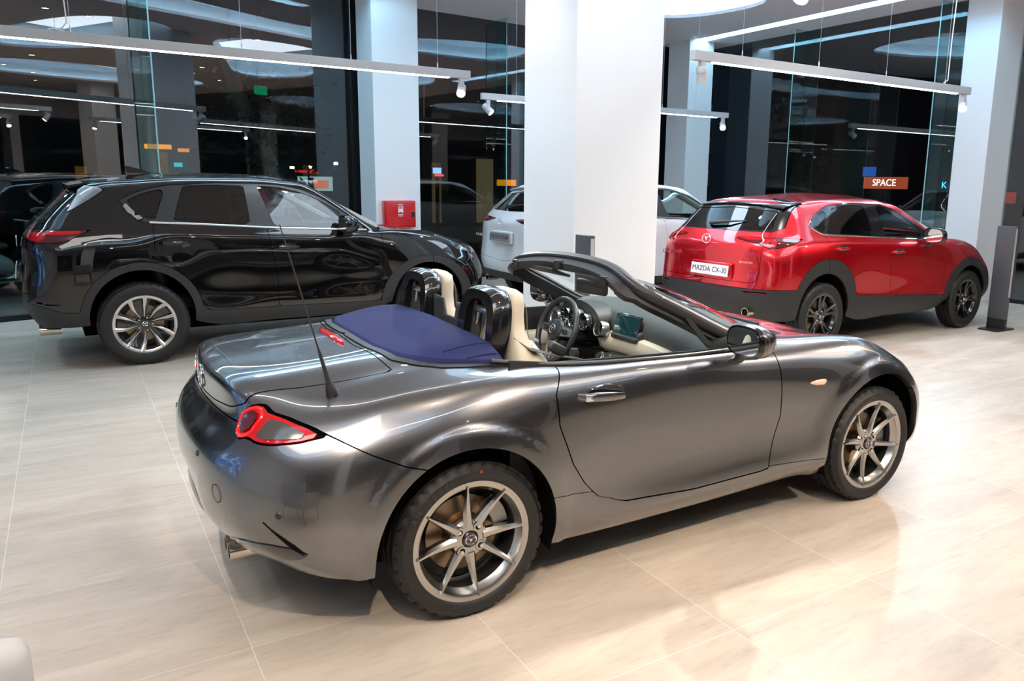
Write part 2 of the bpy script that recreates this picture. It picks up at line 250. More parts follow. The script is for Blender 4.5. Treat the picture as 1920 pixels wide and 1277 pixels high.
class MB:
    def __init__(s): s.v=[];s.f=[]
    def add(s,V,F):
        o=len(s.v); s.v+= [tuple(map(float,v)) for v in V]; s.f+=[tuple(i+o for i in f) for f in F]; return s
    def box(s,c,d,rot=None,taper=1):
        x,y,z=[q/2 for q in d]; P=[(-x,-y,-z),(x,-y,-z),(x,y,-z),(-x,y,-z),(-x*taper,-y*taper,z),(x*taper,-y*taper,z),(x*taper,y*taper,z),(-x*taper,y*taper,z)]
        if rot is not None: P=[rot@Vector(p) for p in P]
        return s.add([(p[0]+c[0],p[1]+c[1],p[2]+c[2]) for p in P],[(0,3,2,1),(4,5,6,7),(0,1,5,4),(1,2,6,5),(2,3,7,6),(3,0,4,7)])
    def rbox(s,c,d,r,rot=None,seg=3):
        bm=bmesh.new(); bmesh.ops.create_cube(bm,size=1); bmesh.ops.scale(bm,vec=d,verts=bm.verts)
        bmesh.ops.bevel(bm,geom=bm.edges[:],offset=min(r,min(d)*.49),segments=seg,profile=.5,affect='EDGES')
        P=[v.co.copy() for v in bm.verts]; 
        if rot is not None: P=[rot@p for p in P]
        bm.verts.ensure_lookup_table(); ix={v:i for i,v in enumerate(bm.verts)}
        s.add([(p[0]+c[0],p[1]+c[1],p[2]+c[2]) for p in P],[tuple(ix[v] for v in f.verts) for f in bm.faces]); bm.free(); return s
    def lathe(s,prof,c=(0,0,0),axis='Z',n=48,cap=True,rf=None):
        V=[];F=[];m=len(prof)
        for k in range(n):
            a=2*PI*k/n
            for i,(r,h) in enumerate(prof):
                if rf: r=rf(i,k,r)
                p=(r*math.cos(a),r*math.sin(a),h)
                if axis=='Y': p=(p[0],-p[2],p[1])      # axis runs to -Y with h
                elif axis=='X': p=(p[2],p[0],p[1])
                V.append((p[0]+c[0],p[1]+c[1],p[2]+c[2]))
        for k in range(n):
            q=(k+1)%n
            for i in range(m-1): F.append((k*m+i,q*m+i,q*m+i+1,k*m+i+1))
        if cap:
            for i in (0,m-1):
                if prof[i][0]>1e-5: F.append(tuple(k*m+i for k in range(n)))
        return s.add(V,F)
    def tube(s,path,r,n=10,closed=False,flat=None):
        P=[Vector(p) for p in path]; N=len(P); V=[];F=[]; up=None
        for i,p in enumerate(P):
            a=P[i-1] if (i>0 or closed) else p; b=P[(i+1)%N] if (i<N-1 or closed) else p
            t=(b-a).normalized()
            if up is None: up=Vector((0,0,1)) if abs(t.z)<.9 else Vector((1,0,0))
            sd=t.cross(up).normalized(); up=sd.cross(t).normalized(); rr=r[i] if isinstance(r,(list,tuple)) else r
            for k in range(n):
                an=2*PI*k/n; V.append(p+sd*math.cos(an)*rr+up*math.sin(an)*rr*(flat or 1))
        for i in range(N if closed else N-1):
            j=(i+1)%N
            for k in range(n): F.append((i*n+k,i*n+(k+1)%n,j*n+(k+1)%n,j*n+k))
        if not closed: F.append(tuple(range(n))[::-1]); F.append(tuple((N-1)*n+k for k in range(n)))
        return s.add(V,F)
    def sweep(s,path,sec,up=(0,0,1),scale=None,closed=False):
        P=[Vector(p) for p in path]; N=len(P); V=[];F=[];n=len(sec)
        for i,p in enumerate(P):
            a=P[i-1] if (i>0 or closed) else p; b=P[(i+1)%N] if (i<N-1 or closed) else p
            t=(b-a).normalized(); u=Vector(up[i] if isinstance(up[0],(tuple,list)) else up); sd=t.cross(u).normalized(); u=sd.cross(t).normalized(); k=scale[i] if scale else 1
            for x,y in sec: V.append(p+sd*x*k+u*y*k)
        for i in range(N if closed else N-1):
            j=(i+1)%N
            for k in range(n): F.append((i*n+k,i*n+(k+1)%n,j*n+(k+1)%n,j*n+k))
        if not closed: F.append(tuple(range(n))[::-1]); F.append(tuple((N-1)*n+k for k in range(n)))
        return s.add(V,F)
    def loft(s,rings):
        n=len(rings[0]); V=[p for r in rings for p in r]; F=[]
        for i in range(len(rings)-1):
            for k in range(n): F.append((i*n+k,i*n+(k+1)%n,(i+1)*n+(k+1)%n,(i+1)*n+k))
        F.append(tuple(range(n))[::-1]); F.append(tuple((len(rings)-1)*n+k for k in range(n)))
        return s.add(V,F)
    def prism(s,poly,axis,a,b):
        n=len(poly)
        def P(u,v,h): return {'X':(h,u,v),'Y':(u,h,v),'Z':(u,v,h)}[axis]
        return s.add([P(u,v,a) for u,v in poly]+[P(u,v,b) for u,v in poly],[tuple(range(n)),tuple(range(n,2*n))[::-1]]+[(k,(k+1)%n,(k+1)%n+n,k+n) for k in range(n)])
    def build(s,name,m,parent=None,smooth=True,auto=35,bevel=0):
        me=bpy.data.meshes.new(name); me.from_pydata(s.v,[],s.f); me.update()
        if bevel:
            bm=bmesh.new(); bm.from_mesh(me); bmesh.ops.bevel(bm,geom=[e for e in bm.edges if len(e.link_faces)==2 and e.calc_face_angle(0)>.5],offset=bevel,segments=2,profile=.5,affect='EDGES'); bm.to_mesh(me); bm.free()
        o=link(name,me,m,parent,smooth); sharp(me,auto if smooth else 0.01); return o
def se(cx,cy,cz,a,b,p=2.6,n=20,plane='XY'):
    """super-ellipse ring"""
    out=[]
    for k in range(n):
        t=2*PI*k/n; c,s_=math.cos(t),math.sin(t); u=a*math.copysign(abs(c)**(2/p),c); v=b*math.copysign(abs(s_)**(2/p),s_)
        out.append({'XY':(cx+u,cy+v,cz),'XZ':(cx+u,cy,cz+v),'YZ':(cx,cy+u,cz+v)}[plane])
    return out
def thing(name,label,cat,loc=(0,0,0),rz=0,group=None):
    o=bpy.data.objects.new(name,None); COL.objects.link(o); o.location=loc; o.rotation_euler=(0,0,rz); o.empty_display_size=.2
    return tag(o,label,cat,group)
def tag(o,label,cat,group=None):
    o['label']=label; o['category']=cat
    if group: o['group']=group
    return o
def struct(o): o['kind']='structure'; return o
def copy_tree(o,parent=None):
    c=o.copy(); COL.objects.link(c); c.parent=parent
    for ch in list(o.children): copy_tree(ch,c)
    return c
def text(name,body,size,m,parent,M,extrude=.001,sx=1,align='CENTER',spacing=1):
    cu=bpy.data.curves.new(name,'FONT'); cu.body=body; cu.size=size; cu.extrude=extrude; cu.align_x=align; cu.align_y='CENTER'; cu.space_character=spacing
    t=bpy.data.objects.new(name+'_tmp',cu); COL.objects.link(t); dg=bpy.context.evaluated_depsgraph_get()
    me=bpy.data.meshes.new_from_object(t.evaluated_get(dg)); bpy.data.objects.remove(t); me.name=name
    me.transform(M@Matrix.Diagonal((sx,1,1,1))); me.materials.clear(); return link(name,me,m,parent,False)
def frame(pos,right,up):
    r=Vector(right).normalized(); u=Vector(up); u=(u-r*u.dot(r)).normalized(); n=r.cross(u)
    return Matrix(((r.x,u.x,n.x,pos[0]),(r.y,u.y,n.y,pos[1]),(r.z,u.z,n.z,pos[2]),(0,0,0,1)))
def emblem(name,pos,right,up,h,parent,m=None,depth=.006):
    """oval winged badge"""
    M=frame(pos,right,up); b=MB(); a=h*.62; 
    b.tube([M@Vector((a*math.cos(t)*1.0,h*.5*math.sin(t),depth)) for t in np.linspace(0,2*PI,33)[:-1]],h*.055,8,True)
    W=[(-.97,-.02),(-.62,.40),(-.30,.34),(-.12,.02),(0,-.26),(.12,.02),(.30,.34),(.62,.40),(.97,-.02)]
    W=[(x*a,y*h*.5) for x,y in W]; W2=spl([(x,y,0) for x,y in W],4)
    b.tube([M@Vector((p[0],p[1],depth)) for p in W2],[h*(.035+.05*(1-abs(k/(len(W2)-1)*2-1))) for k in range(len(W2))],8)
    return b.build(name,m or CHR,parent)
def tobj(S,name,m,parent,hem=.012,off=0,gap=True):
    """body panel object from a clipped surface, with its edges turned inwards"""
    V,N,F=S
    if not F: return None
    V=V+N*off; ec={}
    for f in F:
        for a in range(len(f)):
            e=(f[a],f[(a+1)%len(f)]); k=(min(e),max(e)); ec.setdefault(k,[]).append(e)
    b=[v[0] for v in ec.values() if len(v)==1]
    Vs=[V];Ns=[N];Fs=list(F)
    if hem and b:
        n0=len(V);ids={}
        for i,j in b:
            for q in (i,j): ids.setdefault(q,len(ids))
        order=sorted(ids,key=ids.get); tn={q:np.zeros(3) for q in order}
        for i,j in b:
            e=V[j]-V[i]; o_=np.cross(e,N[i]); L=np.linalg.norm(o_)
            if L>0: tn[i]+=o_/L; tn[j]+=o_/L
        T=np.array([tn[q]/(np.linalg.norm(tn[q])+1e-9) for q in order]); P=V[order]; K=len(order)
        Vs+=[P,P-N[order]*hem]; Ns+=[T,T]
        for i,j in b: a,c=ids[i],ids[j]; Fs.append((n0+c,n0+a,n0+K+a,n0+K+c))
    return raw(name,np.vstack(Vs),Fs,m,parent,True,np.vstack(Ns))
# fields
def X(V):return V[:,0]
def Y(V):return np.abs(V[:,1])
def Z(V):return V[:,2]
def fmin(*a):
    def g(V):
        r=a[0](V)
        for q in a[1:]: r=np.minimum(r,q(V))
        return r
    return g
def fmax(*a):
    def g(V):
        r=a[0](V)
        for q in a[1:]: r=np.maximum(r,q(V))
        return r
    return g
def neg(a): return lambda V:-a(V)
def side(pts,ymin=.3): return lambda V:np.minimum(poly2(None,V[:,0],V[:,2],pts),(np.abs(V[:,1])-ymin))
def topp(pts): return lambda V:poly2(None,V[:,0],np.abs(V[:,1]),pts)
def rearp(pts): return lambda V:poly2(None,np.abs(V[:,1]),V[:,2],pts)
def ang(pts,x0=.2,xmax=.3): return lambda V:np.minimum(poly2(None,np.arctan2(np.abs(V[:,1]),-(V[:,0]-x0)),V[:,2],[(a*PI/180,z) for a,z in pts]),xmax-V[:,0])
def zlt(xs,zs): return lambda V:np.interp(V[:,0],xs,zs)-V[:,2]
def xlt(zs,xs): return lambda V:np.interp(V[:,2],zs,xs)-V[:,0]
def arch(cx,cz,rx,rz=None,ymin=.55):
    rz=rz or rx
    def g(V):
        dx=np.abs(V[:,0]-cx)/rx; dz=np.maximum(V[:,2]-cz,0)/rz
        return np.minimum((1-np.sqrt(dx*dx+dz*dz))*rx,np.abs(V[:,1])-ymin)      # positive inside the opening
    return g
LEFT=lambda V:V[:,1]; RIGHT=lambda V:-V[:,1]
class Body:
    def __init__(s,S,root,gap=.0045): s.S=S; s.root=root; s.g=gap/2
    def cut(s,field,gap=None):
        g=s.g if gap is None else gap/2
        A=clip(s.S,lambda V:field(V)-g); s.S=clip(s.S,lambda V:-field(V)-g); return A
    def panel(s,name,field,m,hem=.012,off=0,parent=None,gap=None):
        return tobj(s.cut(field,gap),name,m,parent or s.root,hem,off)
    def pair(s,name,field,m,hem=.012,off=0,gap=None,parents=None):
        return [s.panel(name,fmin(field,h),m,hem,off,parents[i] if parents else None,gap) for i,h in enumerate((RIGHT,LEFT))]
# ---------- wheels: axle along Y, outer face towards -Y ----------
def tyre_mesh(R,Rr,w,grooves=4,nseg=144):
    h=w/2; s_=R-Rr
    prof=[(Rr-.012,-h*.82),(Rr,-h*.9),(Rr+s_*.35,-h*1.0),(Rr+s_*.7,-h*.97),(R-.012,-h*.86),(R-.003,-h*.74)]
    for g in (-.45,-.15,.15,.45):
        prof+=[(R,(g-.035)*w*.8),(R-.007,(g-.03)*w*.8),(R-.007,(g+.03)*w*.8),(R,(g+.035)*w*.8)]
    prof+=[(R-.003,h*.74),(R-.012,h*.86),(R-.022,h*.93),(Rr+s_*.62,h*1.0),(Rr+s_*.5,h*1.004),(Rr+s_*.3,h*.99),(Rr+s_*.12,h*.94),(Rr+.004,h*.9),(Rr-.002,h*.86),(Rr-.012,h*.82)]
    m=len(prof); sh={5:1,6:1,m-10:1,m-9:1,m-11:1,4:1}
    def rf(i,k,r): return r-.0075 if (i in sh and k%4==0) else r
    b=MB().lathe(prof,axis='Y',n=nseg,cap=False,rf=rf); return b
def rim_base(Rr,w,face=.0):
    h=w/2
    return [(Rr-.02,-h*.8),(Rr-.004,-h*.84),(Rr-.012,-h*.7),(Rr-.035,-h*.4),(Rr-.045,h*.2),(Rr-.040,h*.55),(Rr-.026,h*.74),(Rr-.022,h*.84),(Rr-.006,h*.9),(Rr+.002,h*.9),(Rr+.004,h*.84),(Rr-.004,h*.8)]
def spoke(b,a,r0,r1,w0,w1,y0,y1,t,ridge=.008,a1=None,seg=6,curve=0):
    """a tapering ridged spoke from the hub (r0) to the rim (r1); y = distance outwards"""
    rings=[]; a1=a if a1 is None else a1
    for i in range(seg+1):
        f=i/seg; r=r0+(r1-r0)*f; an=a+(a1-a)*f+curve*math.sin(PI*f); wd=w0+(w1-w0)*f; y=y0+(y1-y0)*f-.008*math.sin(PI*f)
        ux,uz=math.cos(an),math.sin(an); px,pz=-uz,ux
        def P(s_,o): return (ux*r+px*s_,-(y+o),uz*r+pz*s_)
        rings.append([P(-wd/2,-.003),P(-wd*.22,ridge),P(wd*.22,ridge),P(wd/2,-.003),P(wd*.42,-t),P(-wd*.42,-t)])
    b.loft(rings)
def wheel(parent,style,R,Rr,w,seed=0):
    t=tyre_mesh(R,Rr,w).build('wheel',RUB,parent,auto=28); t['label']={'eight':'wheel with gunmetal eight-spoke alloy','ten':'wheel with two-tone machined alloy','black':'wheel with gloss black alloy'}[style]
    h=w/2; y0=h*.62
    rm={'eight':GUN,'ten':MACH,'black':BLKAL}[style]; b=MB()
    rb_=rim_base(Rr,w); b.lathe(rb_[5:],axis='Y',n=96,cap=False)
    MB().lathe(rb_[:6],axis='Y',n=72,cap=False).build('rim_barrel',mat('dark_rim_barrel',(.07,.07,.072),.3,.8),t)
    b.lathe([(.0,h*.1),(.06,h*.1),(.078,h*.35),(.078,y0-.012),(.07,y0),(.034,y0+.002),(.03,y0-.004),(0,y0-.004)],axis='Y',n=40,cap=False)
    if style=='eight':
        for k in range(8):
            a=PI/2+.12+k*PI/4+(.05 if k%2 else -.05); spoke(b,a,.055,Rr-.012,.046,.012,y0-.002,h*.88,.03,.009,a1=a+(-.03 if k%2 else .03))
        for k in range(4): a=PI/4+.12+k*PI/2; b.lathe([(.02,y0-.02),(.02,y0+.004),(.0125,y0+.004),(.0125,y0-.03),(0,y0-.03)],(.055*math.cos(a),0,.055*math.sin(a)),'Y',20,False)
    elif style=='black':
        for k in range(5):
            for d in (-1,1): a=PI/2+k*2*PI/5; spoke(b,a+d*.10,.05,Rr-.012,.036,.03,y0-.002,h*.88,.032,.004,a1=a+d*.19)
    else:
        for k in range(5):
            a=PI/2+.25+k*2*PI/5
            spoke(b,a+.30,.06,Rr-.010,.008,.040,y0+.002,h*.9,.03,.002,a1=a+.20,curve=.06); spoke(b,a-.22,.06,Rr-.010,.008,.034,y0+.002,h*.9,.03,.002,a1=a-.30,curve=-.03)
        for k in range(1): pass
    b.build('rim',rm,t,auto=30)
    if style=='ten':
        d=MB()
        for k in range(5):
            a=PI/2+.25+k*2*PI/5; spoke(d,a+.10,.05,Rr-.035,.034,.085,y0-.014,h*.70,.02,.0,a1=a+.0); spoke(d,a-.32,.06,Rr-.03,.014,.03,y0-.016,h*.68,.02,.0,a1=a-.44)
        d.build('rim_inlay',BLKAL,t,auto=30)
    MB().lathe([(0,-.02),(Rr*.64,-.02),(Rr*.64,-.008),(Rr*.36,-.006),(Rr*.34,.03),(0,.03)],(0,0,0),'Y',64,False).build('brake_disc',DISC,t)
    c=MB()
    for i in range(7):
        a=-.55+i*.15
    c.loft([[((Rr*q)*math.cos(a),-yy,(Rr*q)*math.sin(a)) for q,yy in ((.5,-.03),(.78,-.03),(.80,.0),(.76,.028),(.5,.028))] for a in [(.15+k*.13) for k in range(7)]])
    c.build('brake_caliper',CAL,t,auto=30)
    MB().lathe([(0,-.06),(Rr*.55,-.055),(Rr*.8,-.035),(Rr*.8,-.03),(0,-.03)],(0,0,0),'Y',48,False).build('brake_shield',INT,t)
    if style=='ten': MB().lathe([(.079,y0-.03),(.079,y0+.001),(.07,y0+.004),(.03,y0+.004)],axis='Y',n=40,cap=False).build('rim_centre',BLKAL,t)
    MB().lathe([(.03,y0-.01),(.03,y0+.004),(.026,y0+.008),(0,y0+.009)],axis='Y',n=32,cap=False).build('hub_cap',GLOSSB,t)
    emblem('hub_emblem',(0,-(y0+.0085),0),(1,0,0),(0,0,1),.036,t,depth=.001)
    nn=4 if style=='eight' else 5
    for k in range(nn):
        a=PI/4+.12+k*2*PI/nn if nn==4 else PI/2+.9+k*2*PI/5
        if nn==4: MB().lathe([(.0215,y0-.02),(.0215,y0+.003),(.019,y0+.004),(.0,y0+.003)],(.057*math.cos(a),0,.057*math.sin(a)),'Y',20,False).build('lug_pocket',GAP,t)
        MB().lathe([(.010,y0-.03),(.010,y0+.004),(.007,y0+.01),(0,y0+.011)],(.057*math.cos(a),0,.057*math.sin(a)),'Y',6 if nn==4 else 12,False).build('lug_nut',NUT,t)
    return t
def four_wheels(root,style,R,Rr,w,wb,track):
    a=wheel(root,style,R,Rr,w)
    for (x,y,rz,sp) in ((0,-track,0,0),(wb,-track,0,.28),(0,track,PI,.1),(wb,track,PI,.4)):
        o=a if (x,y)==(0,-track) else copy_tree(a,root)
        o.location=(x,y,R-.002); o.rotation_euler=(0,sp,rz)
    return a
# ---------- the room ----------
def floor_mat():
    m=bpy.data.materials.new('floor_tile'); m.use_nodes=True; nt=m.node_tree; n=nt.nodes; b=n['Principled BSDF']; L=nt.links.new
    g=n.new('ShaderNodeNewGeometry'); mp=n.new('ShaderNodeMapping'); mp.inputs['Location'].default_value=(.88-.10,.62,0); L(g.outputs['Position'],mp.inputs['Vector'])
    br=n.new('ShaderNodeTexBrick'); br.offset=0; br.inputs['Scale'].default_value=1; br.inputs['Brick Width'].default_value=.78; br.inputs['Row Height'].default_value=.8; br.inputs['Mortar Size'].default_value=.0018; br.inputs['Mortar Smooth'].default_value=.3
    br.inputs['Color1'].default_value=(.1,.1,.1,1); br.inputs['Color2'].default_value=(.9,.9,.9,1); br.inputs['Mortar'].default_value=(.5,.5,.5,1); L(mp.outputs[0],br.inputs['Vector'])
    s=n.new('ShaderNodeMapping'); s.inputs['Scale'].default_value=(.55,2.6,1); s.inputs['Rotation'].default_value=(0,0,.12); L(g.outputs['Position'],s.inputs['Vector'])
    off=n.new('ShaderNodeVectorMath'); off.operation='ADD'; L(s.outputs[0],off.inputs[0]); sc=n.new('ShaderNodeVectorMath'); sc.operation='SCALE'; sc.inputs['Scale'].default_value=7; L(br.outputs['Color'],sc.inputs[0]); L(sc.outputs[0],off.inputs[1])
    n1=n.new('ShaderNodeTexNoise'); n1.inputs['Scale'].default_value=2.2; n1.inputs['Detail'].default_value=9; n1.inputs['Roughness'].default_value=.62; n1.inputs['Distortion'].default_value=.6; L(off.outputs[0],n1.inputs['Vector'])
    r=n.new('ShaderNodeValToRGB'); e=r.color_ramp.elements; e[0].position=.3; e[0].color=(.42,.345,.275,1); e[1].position=.72; e[1].color=(.60,.515,.425,1); L(n1.outputs[0],r.inputs[0])
    n2=n.new('ShaderNodeTexNoise'); n2.inputs['Scale'].default_value=14; n2.inputs['Detail'].default_value=8; n2.inputs['Roughness'].default_value=.75; L(s.outputs[0],n2.inputs['Vector'])
    r2=n.new('ShaderNodeValToRGB'); e=r2.color_ramp.elements; e[0].position=.34; e[0].color=(.80,.79,.78,1); e[1].position=.5; e[1].color=(1,1,1,1); L(n2.outputs[0],r2.inputs[0])
    mu=n.new('ShaderNodeMixRGB'); mu.blend_type='MULTIPLY'; mu.inputs[0].default_value=.7; L(r.outputs[0],mu.inputs[1]); L(r2.outputs[0],mu.inputs[2])
    mo=n.new('ShaderNodeMixRGB'); mo.inputs[2].default_value=(.66,.62,.57,1); L(br.outputs['Fac'],mo.inputs[0]); L(mu.outputs[0],mo.inputs[1]); L(mo.outputs[0],b.inputs['Base Color'])
    rr=n.new('ShaderNodeMapRange'); rr.inputs[3].default_value=.36; rr.inputs[4].default_value=.5; L(n1.outputs[0],rr.inputs[0]); L(rr.outputs[0],b.inputs['Roughness'])
    b.inputs['Specular IOR Level'].default_value=.45
    bp=n.new('ShaderNodeBump'); bp.inputs['Strength'].default_value=.12; bp.inputs['Distance'].default_value=.003; L(n2.outputs[0],bp.inputs['Height']); L(bp.outputs[0],b.inputs['Normal'])
    return m
WALLW=mat('white_plaster',(.82,.82,.82),.6,0,0,bump=(120,.05)); CEIL=mat('ceiling_plaster',(.80,.77,.79),.8); DARKC=mat('dark_open_ceiling',(.03,.03,.035),.9); FRAME=mat('anodised_dark_frame',(.012,.012,.014),.4,.3)
WIN=glass('window_glass',(.84,.92,.91),1.52,3.0); FIN=mat('glass_fin_edge',(.30,.55,.55),.1,0,0,emit=None)
FINB=glass('glass_fin_body',(.72,.9,.9),1.5,1.6)
LEDC=led('cove_led_cool',(.38,.74,1),26); LEDT=led('tube_led',(.93,.97,1),14); LEDS=led('spot_bulb',(.9,.96,1),45); LEDD=led('downlight_led',(1,.93,.84),22); LEDDC=led('downlight_led_cool',(.8,.92,1),22)
X0,X1,Y0=-7.5,10.0,-9.0; H=4.3
p0=(-1.9,7.35); a1=math.radians(14); a2=math.radians(4)
def onL(x): return p0[1]+(x-p0[0])*math.tan(a1)
def onM(x): return 8.8+(x-3.3)*math.tan(a2)
GL=[(X0,onL(X0)),(2.55,onL(2.55)),(3.3,onM(3.3)),(X1,onM(X1))]
FL=floor_mat()
b=MB(); b.prism([(X0,Y0),(X1,Y0),(X1,GL[3][1]),(3.3,GL[2][1]),(2.55,GL[1][1]),(X0,GL[0][1])],'Z',-.05,0); struct(b.build('floor',FL,smooth=False))
struct(MB().box((10.3,-2.85,-.025),(.6,12.3,.05)).build('floor',FL,smooth=False))
# ceiling with recessed coves
def smoothpoly(P,m=6): 
    P=np.array(P,float); n=len(P); Q=np.vstack([P[-3:],P,P[:3]]); Q=np.c_[Q,np.zeros(len(Q))]; S_=spl(Q,m); return S_[3*m:(n+3)*m,:2]
COVES=[smoothpoly([(2.5,-1.5),(1.75,-.2),(1.6,1.8),(1.75,3.2),(2.35,3.75),(3.1,3.5),(3.85,2.0),(3.75,.2),(3.2,-1.2)]),
       smoothpoly([(4.3,3.1),(4.35,3.8),(5.3,4.2),(6.4,3.9),(8.6,1.4),(9.0,.1),(8.6,-.75),(7.6,-.5),(6.2,1.0)]),
       smoothpoly([(-5,5.2),(-2,5.55),(1.8,5.9),(4.2,5.98),(5.4,6.75),(7.1,7.15),(7.75,6.5),(7.75,5.3),(6.6,5.0),(4,4.85),(1,4.6),(-2,4.3),(-5,4.1),(-5.6,4.6)]),
       smoothpoly([(-5.5,-3.5),(-4.6,-1.5),(-2.2,-1.2),(-.2,-2.4),(.8,-4.4),(0,-5.4),(-2.4,-5.0),(-4.6,-4.9)]),
       smoothpoly([(3.0,-5.0),(4.0,-3.2),(6.2,-2.6),(8.6,-3.2),(9.0,-4.4),(7.4,-5.8),(4.6,-6.2)])]
SLOTS=[[(9.0,1.5),(9.28,1.5),(9.28,8.35),(9.0,8.35)],[(-6.5,6.45),(2.9,7.05),(2.9,7.3),(-6.5,6.75)]]
def offs(R_,w):
    n=len(R_); c=R_.mean(0); d=np.array([ (R_[(k+1)%n]-R_[k-1]) for k in range(n)]); nm=np.c_[d[:,1],-d[:,0]]/(np.linalg.norm(d,axis=1)[:,None]+1e-9)
    if ((R_-c)*nm).sum()<0: nm=-nm
    return R_+nm*w
def ceil_holes():
    P=[]; xs=np.arange(X0-.1,X1+.2,.14); ys=np.arange(Y0-.1,9.7,.14)
    V=np.array([(x,y,H) for y in ys for x in xs]); nx=len(xs); F=[(j*nx+i,j*nx+i+1,(j+1)*nx+i+1,(j+1)*nx+i) for j in range(len(ys)-1) for i in range(nx-1)]
    N=np.tile([0,0,-1.],(len(V),1)); S_=(V,N,[f[::-1] for f in F])
    rings=list(COVES)+[np.array(s) for s in SLOTS]
    for R_ in rings: S_=clip(S_,lambda V:-poly2(None,V[:,0],V[:,1],R_))
    S_=clip(S_,lambda V:poly2(None,V[:,0],V[:,1],[(X0,Y0),(X1,Y0),(X1,GL[3][1]),(3.3,GL[2][1]),(2.55,GL[1][1]),(X0,GL[0][1])]))
    b=MB(); b.add(S_[0],S_[2])
    for R_ in rings:
        n=len(R_); V=[(x,y,H) for x,y in R_]+[(x,y,H+.05) for x,y in R_]; b.add(V,[(k,(k+1)%n,(k+1)%n+n,k+n) for k in range(n)])
        Q_=offs(R_,.2 if n>8 else .1); top_=.40 if n>8 else .2; V=[(x,y,H+.004) for x,y in Q_]+[(x,y,H+top_*.75) for x,y in Q_]; b.add(V,[(k,(k+1)%n,(k+1)%n+n,k+n) for k in range(n)])
        Q2=offs(R_,.06 if n>8 else .02); V=[(x,y,H+top_*.75) for x,y in Q_]+[(x,y,H+top_) for x,y in Q2]; b.add(V,[(k,(k+1)%n,(k+1)%n+n,k+n) for k in range(n)]+[tuple(range(n,2*n))])
    return b
o=ceil_holes().build('ceiling',CEIL,smooth=False); struct(o)
for i,R_ in enumerate(COVES+[np.array(s) for s in SLOTS]):
    c=R_.mean(0); n=len(R_); b=MB()
    d=np.array([ (R_[(k+1)%n]-R_[k-1]) for k in range(n)]); nm=np.c_[d[:,1],-d[:,0]]/(np.linalg.norm(d,axis=1)[:,None]+1e-9)
    if ((R_-c)*nm).sum()<0: nm=-nm
    Rn=R_+nm*.10
    if i<5: b.tube([(x,y,H+.035) for x,y in Rn],.014,6,True)
    else: b.box((c[0],c[1],H+.08),(abs(R_[:,0].max()-R_[:,0].min())*.99 if i==6 else .06,.06 if i==6 else abs(R_[:,1].max()-R_[:,1].min()),.04),Matrix.Rotation(math.atan2(.6,9.4),3,'Z') if i==6 else None)
    struct(b.build('trim_%d'%(i+1),LEDC))
struct(MB().box((10.3,-2.85,H+.2),(.62,12.3,.4)).build('ceiling',CEIL,smooth=False))
# walls
def wbox(name,a,b_,h,th,m,z0=0):
    a=Vector((*a,0)); c=Vector((*b_,0)); d=(c-a); L=d.length; mid=(a+c)/2; R_=Matrix.Rotation(math.atan2(d.y,d.x),3,'Z')
    return struct(MB().box((mid.x,mid.y,z0+h/2),(L,th,h),R_).build(name,m,smooth=False))
wbox('wall_left',(X0,Y0),(X0,GL[0][1]),H+.4,.1,WALLW)
wbox('wall_front',(X0,Y0),(X1,Y0),H+.4,.1,mat('grey_plaster',(.5,.5,.51),.7))
# dark shopfront openings of the far side
for i,(u,v) in enumerate([(-7.2,-3.2),(-2.8,1.6),(2.6,6.2),(6.5,9.8)]):
    o=struct(MB().box(((u+v)/2,Y0+.08,1.75),(v-u,.04,3.3)).build('window_%d'%(i+5),mat('night_glass',(.004,.005,.008),.04,0,1.0),smooth=False))
def pane(name,a,b_,h=4.32):
    return wbox(name,a,b_,h,.024,WIN)
pane('window_1',GL[0],GL[1]); pane('window_2',(3.25,onM(3.25)),(9.1,onM(9.1)))
pane('window_3',(10.0,3.45),(10.0,8.9)); pane('window_4',(10.52,-8.9),(10.52,3.3))
for i,(p,q) in enumerate([(GL[0],GL[1]),(GL[2],GL[3]),((10.02,3.4),(10.02,8.8)),((10.54,-8.9),(10.54,3.3))]): wbox('baseboard_'+['left','back','right','near'][i],p,q,.06,.07,FRAME)
wbox('trim_8',(2.52,onL(2.52)-.02),(2.62,onL(2.62)-.02),H,.09,FRAME); wbox('trim_9',(9.0,onM(9.0)),(9.3,onM(9.3)),H,.12,FRAME); wbox('trim_10',(9.6,8.9),(10.02,8.9),H,.1,FRAME)
# structural glass fins
def fin(x,y,ang,d=.32):
    R_=Matrix.Rotation(ang,3,'Z'); r=thing('glass_fin','clear vertical glass fin bracing the '+{1:'left window beside the dark crossover',2:'back window left of the big cream pillar',3:'right window behind the red crossover',4:'right window next to the white pillar'}[fin.n],'glass fin',(x,y,0)); fin.n+=1
    MB().box(tuple(R_@Vector((0,-d/2-.02,H/2))),(.014,d,H),R_).build('fin_blade',FINB,r,smooth=False)
    MB().box(tuple(R_@Vector((0,-d-.021,H/2))),(.016,.004,H),R_).build('fin_edge',FIN,r,smooth=False)
    return r
fin.n=1
fin(-.27,onL(-.27),a1); fin(5.2,onM(5.2),a2); fin(10.0,6.42,-PI/2); fin(10.0,3.75,-PI/2)
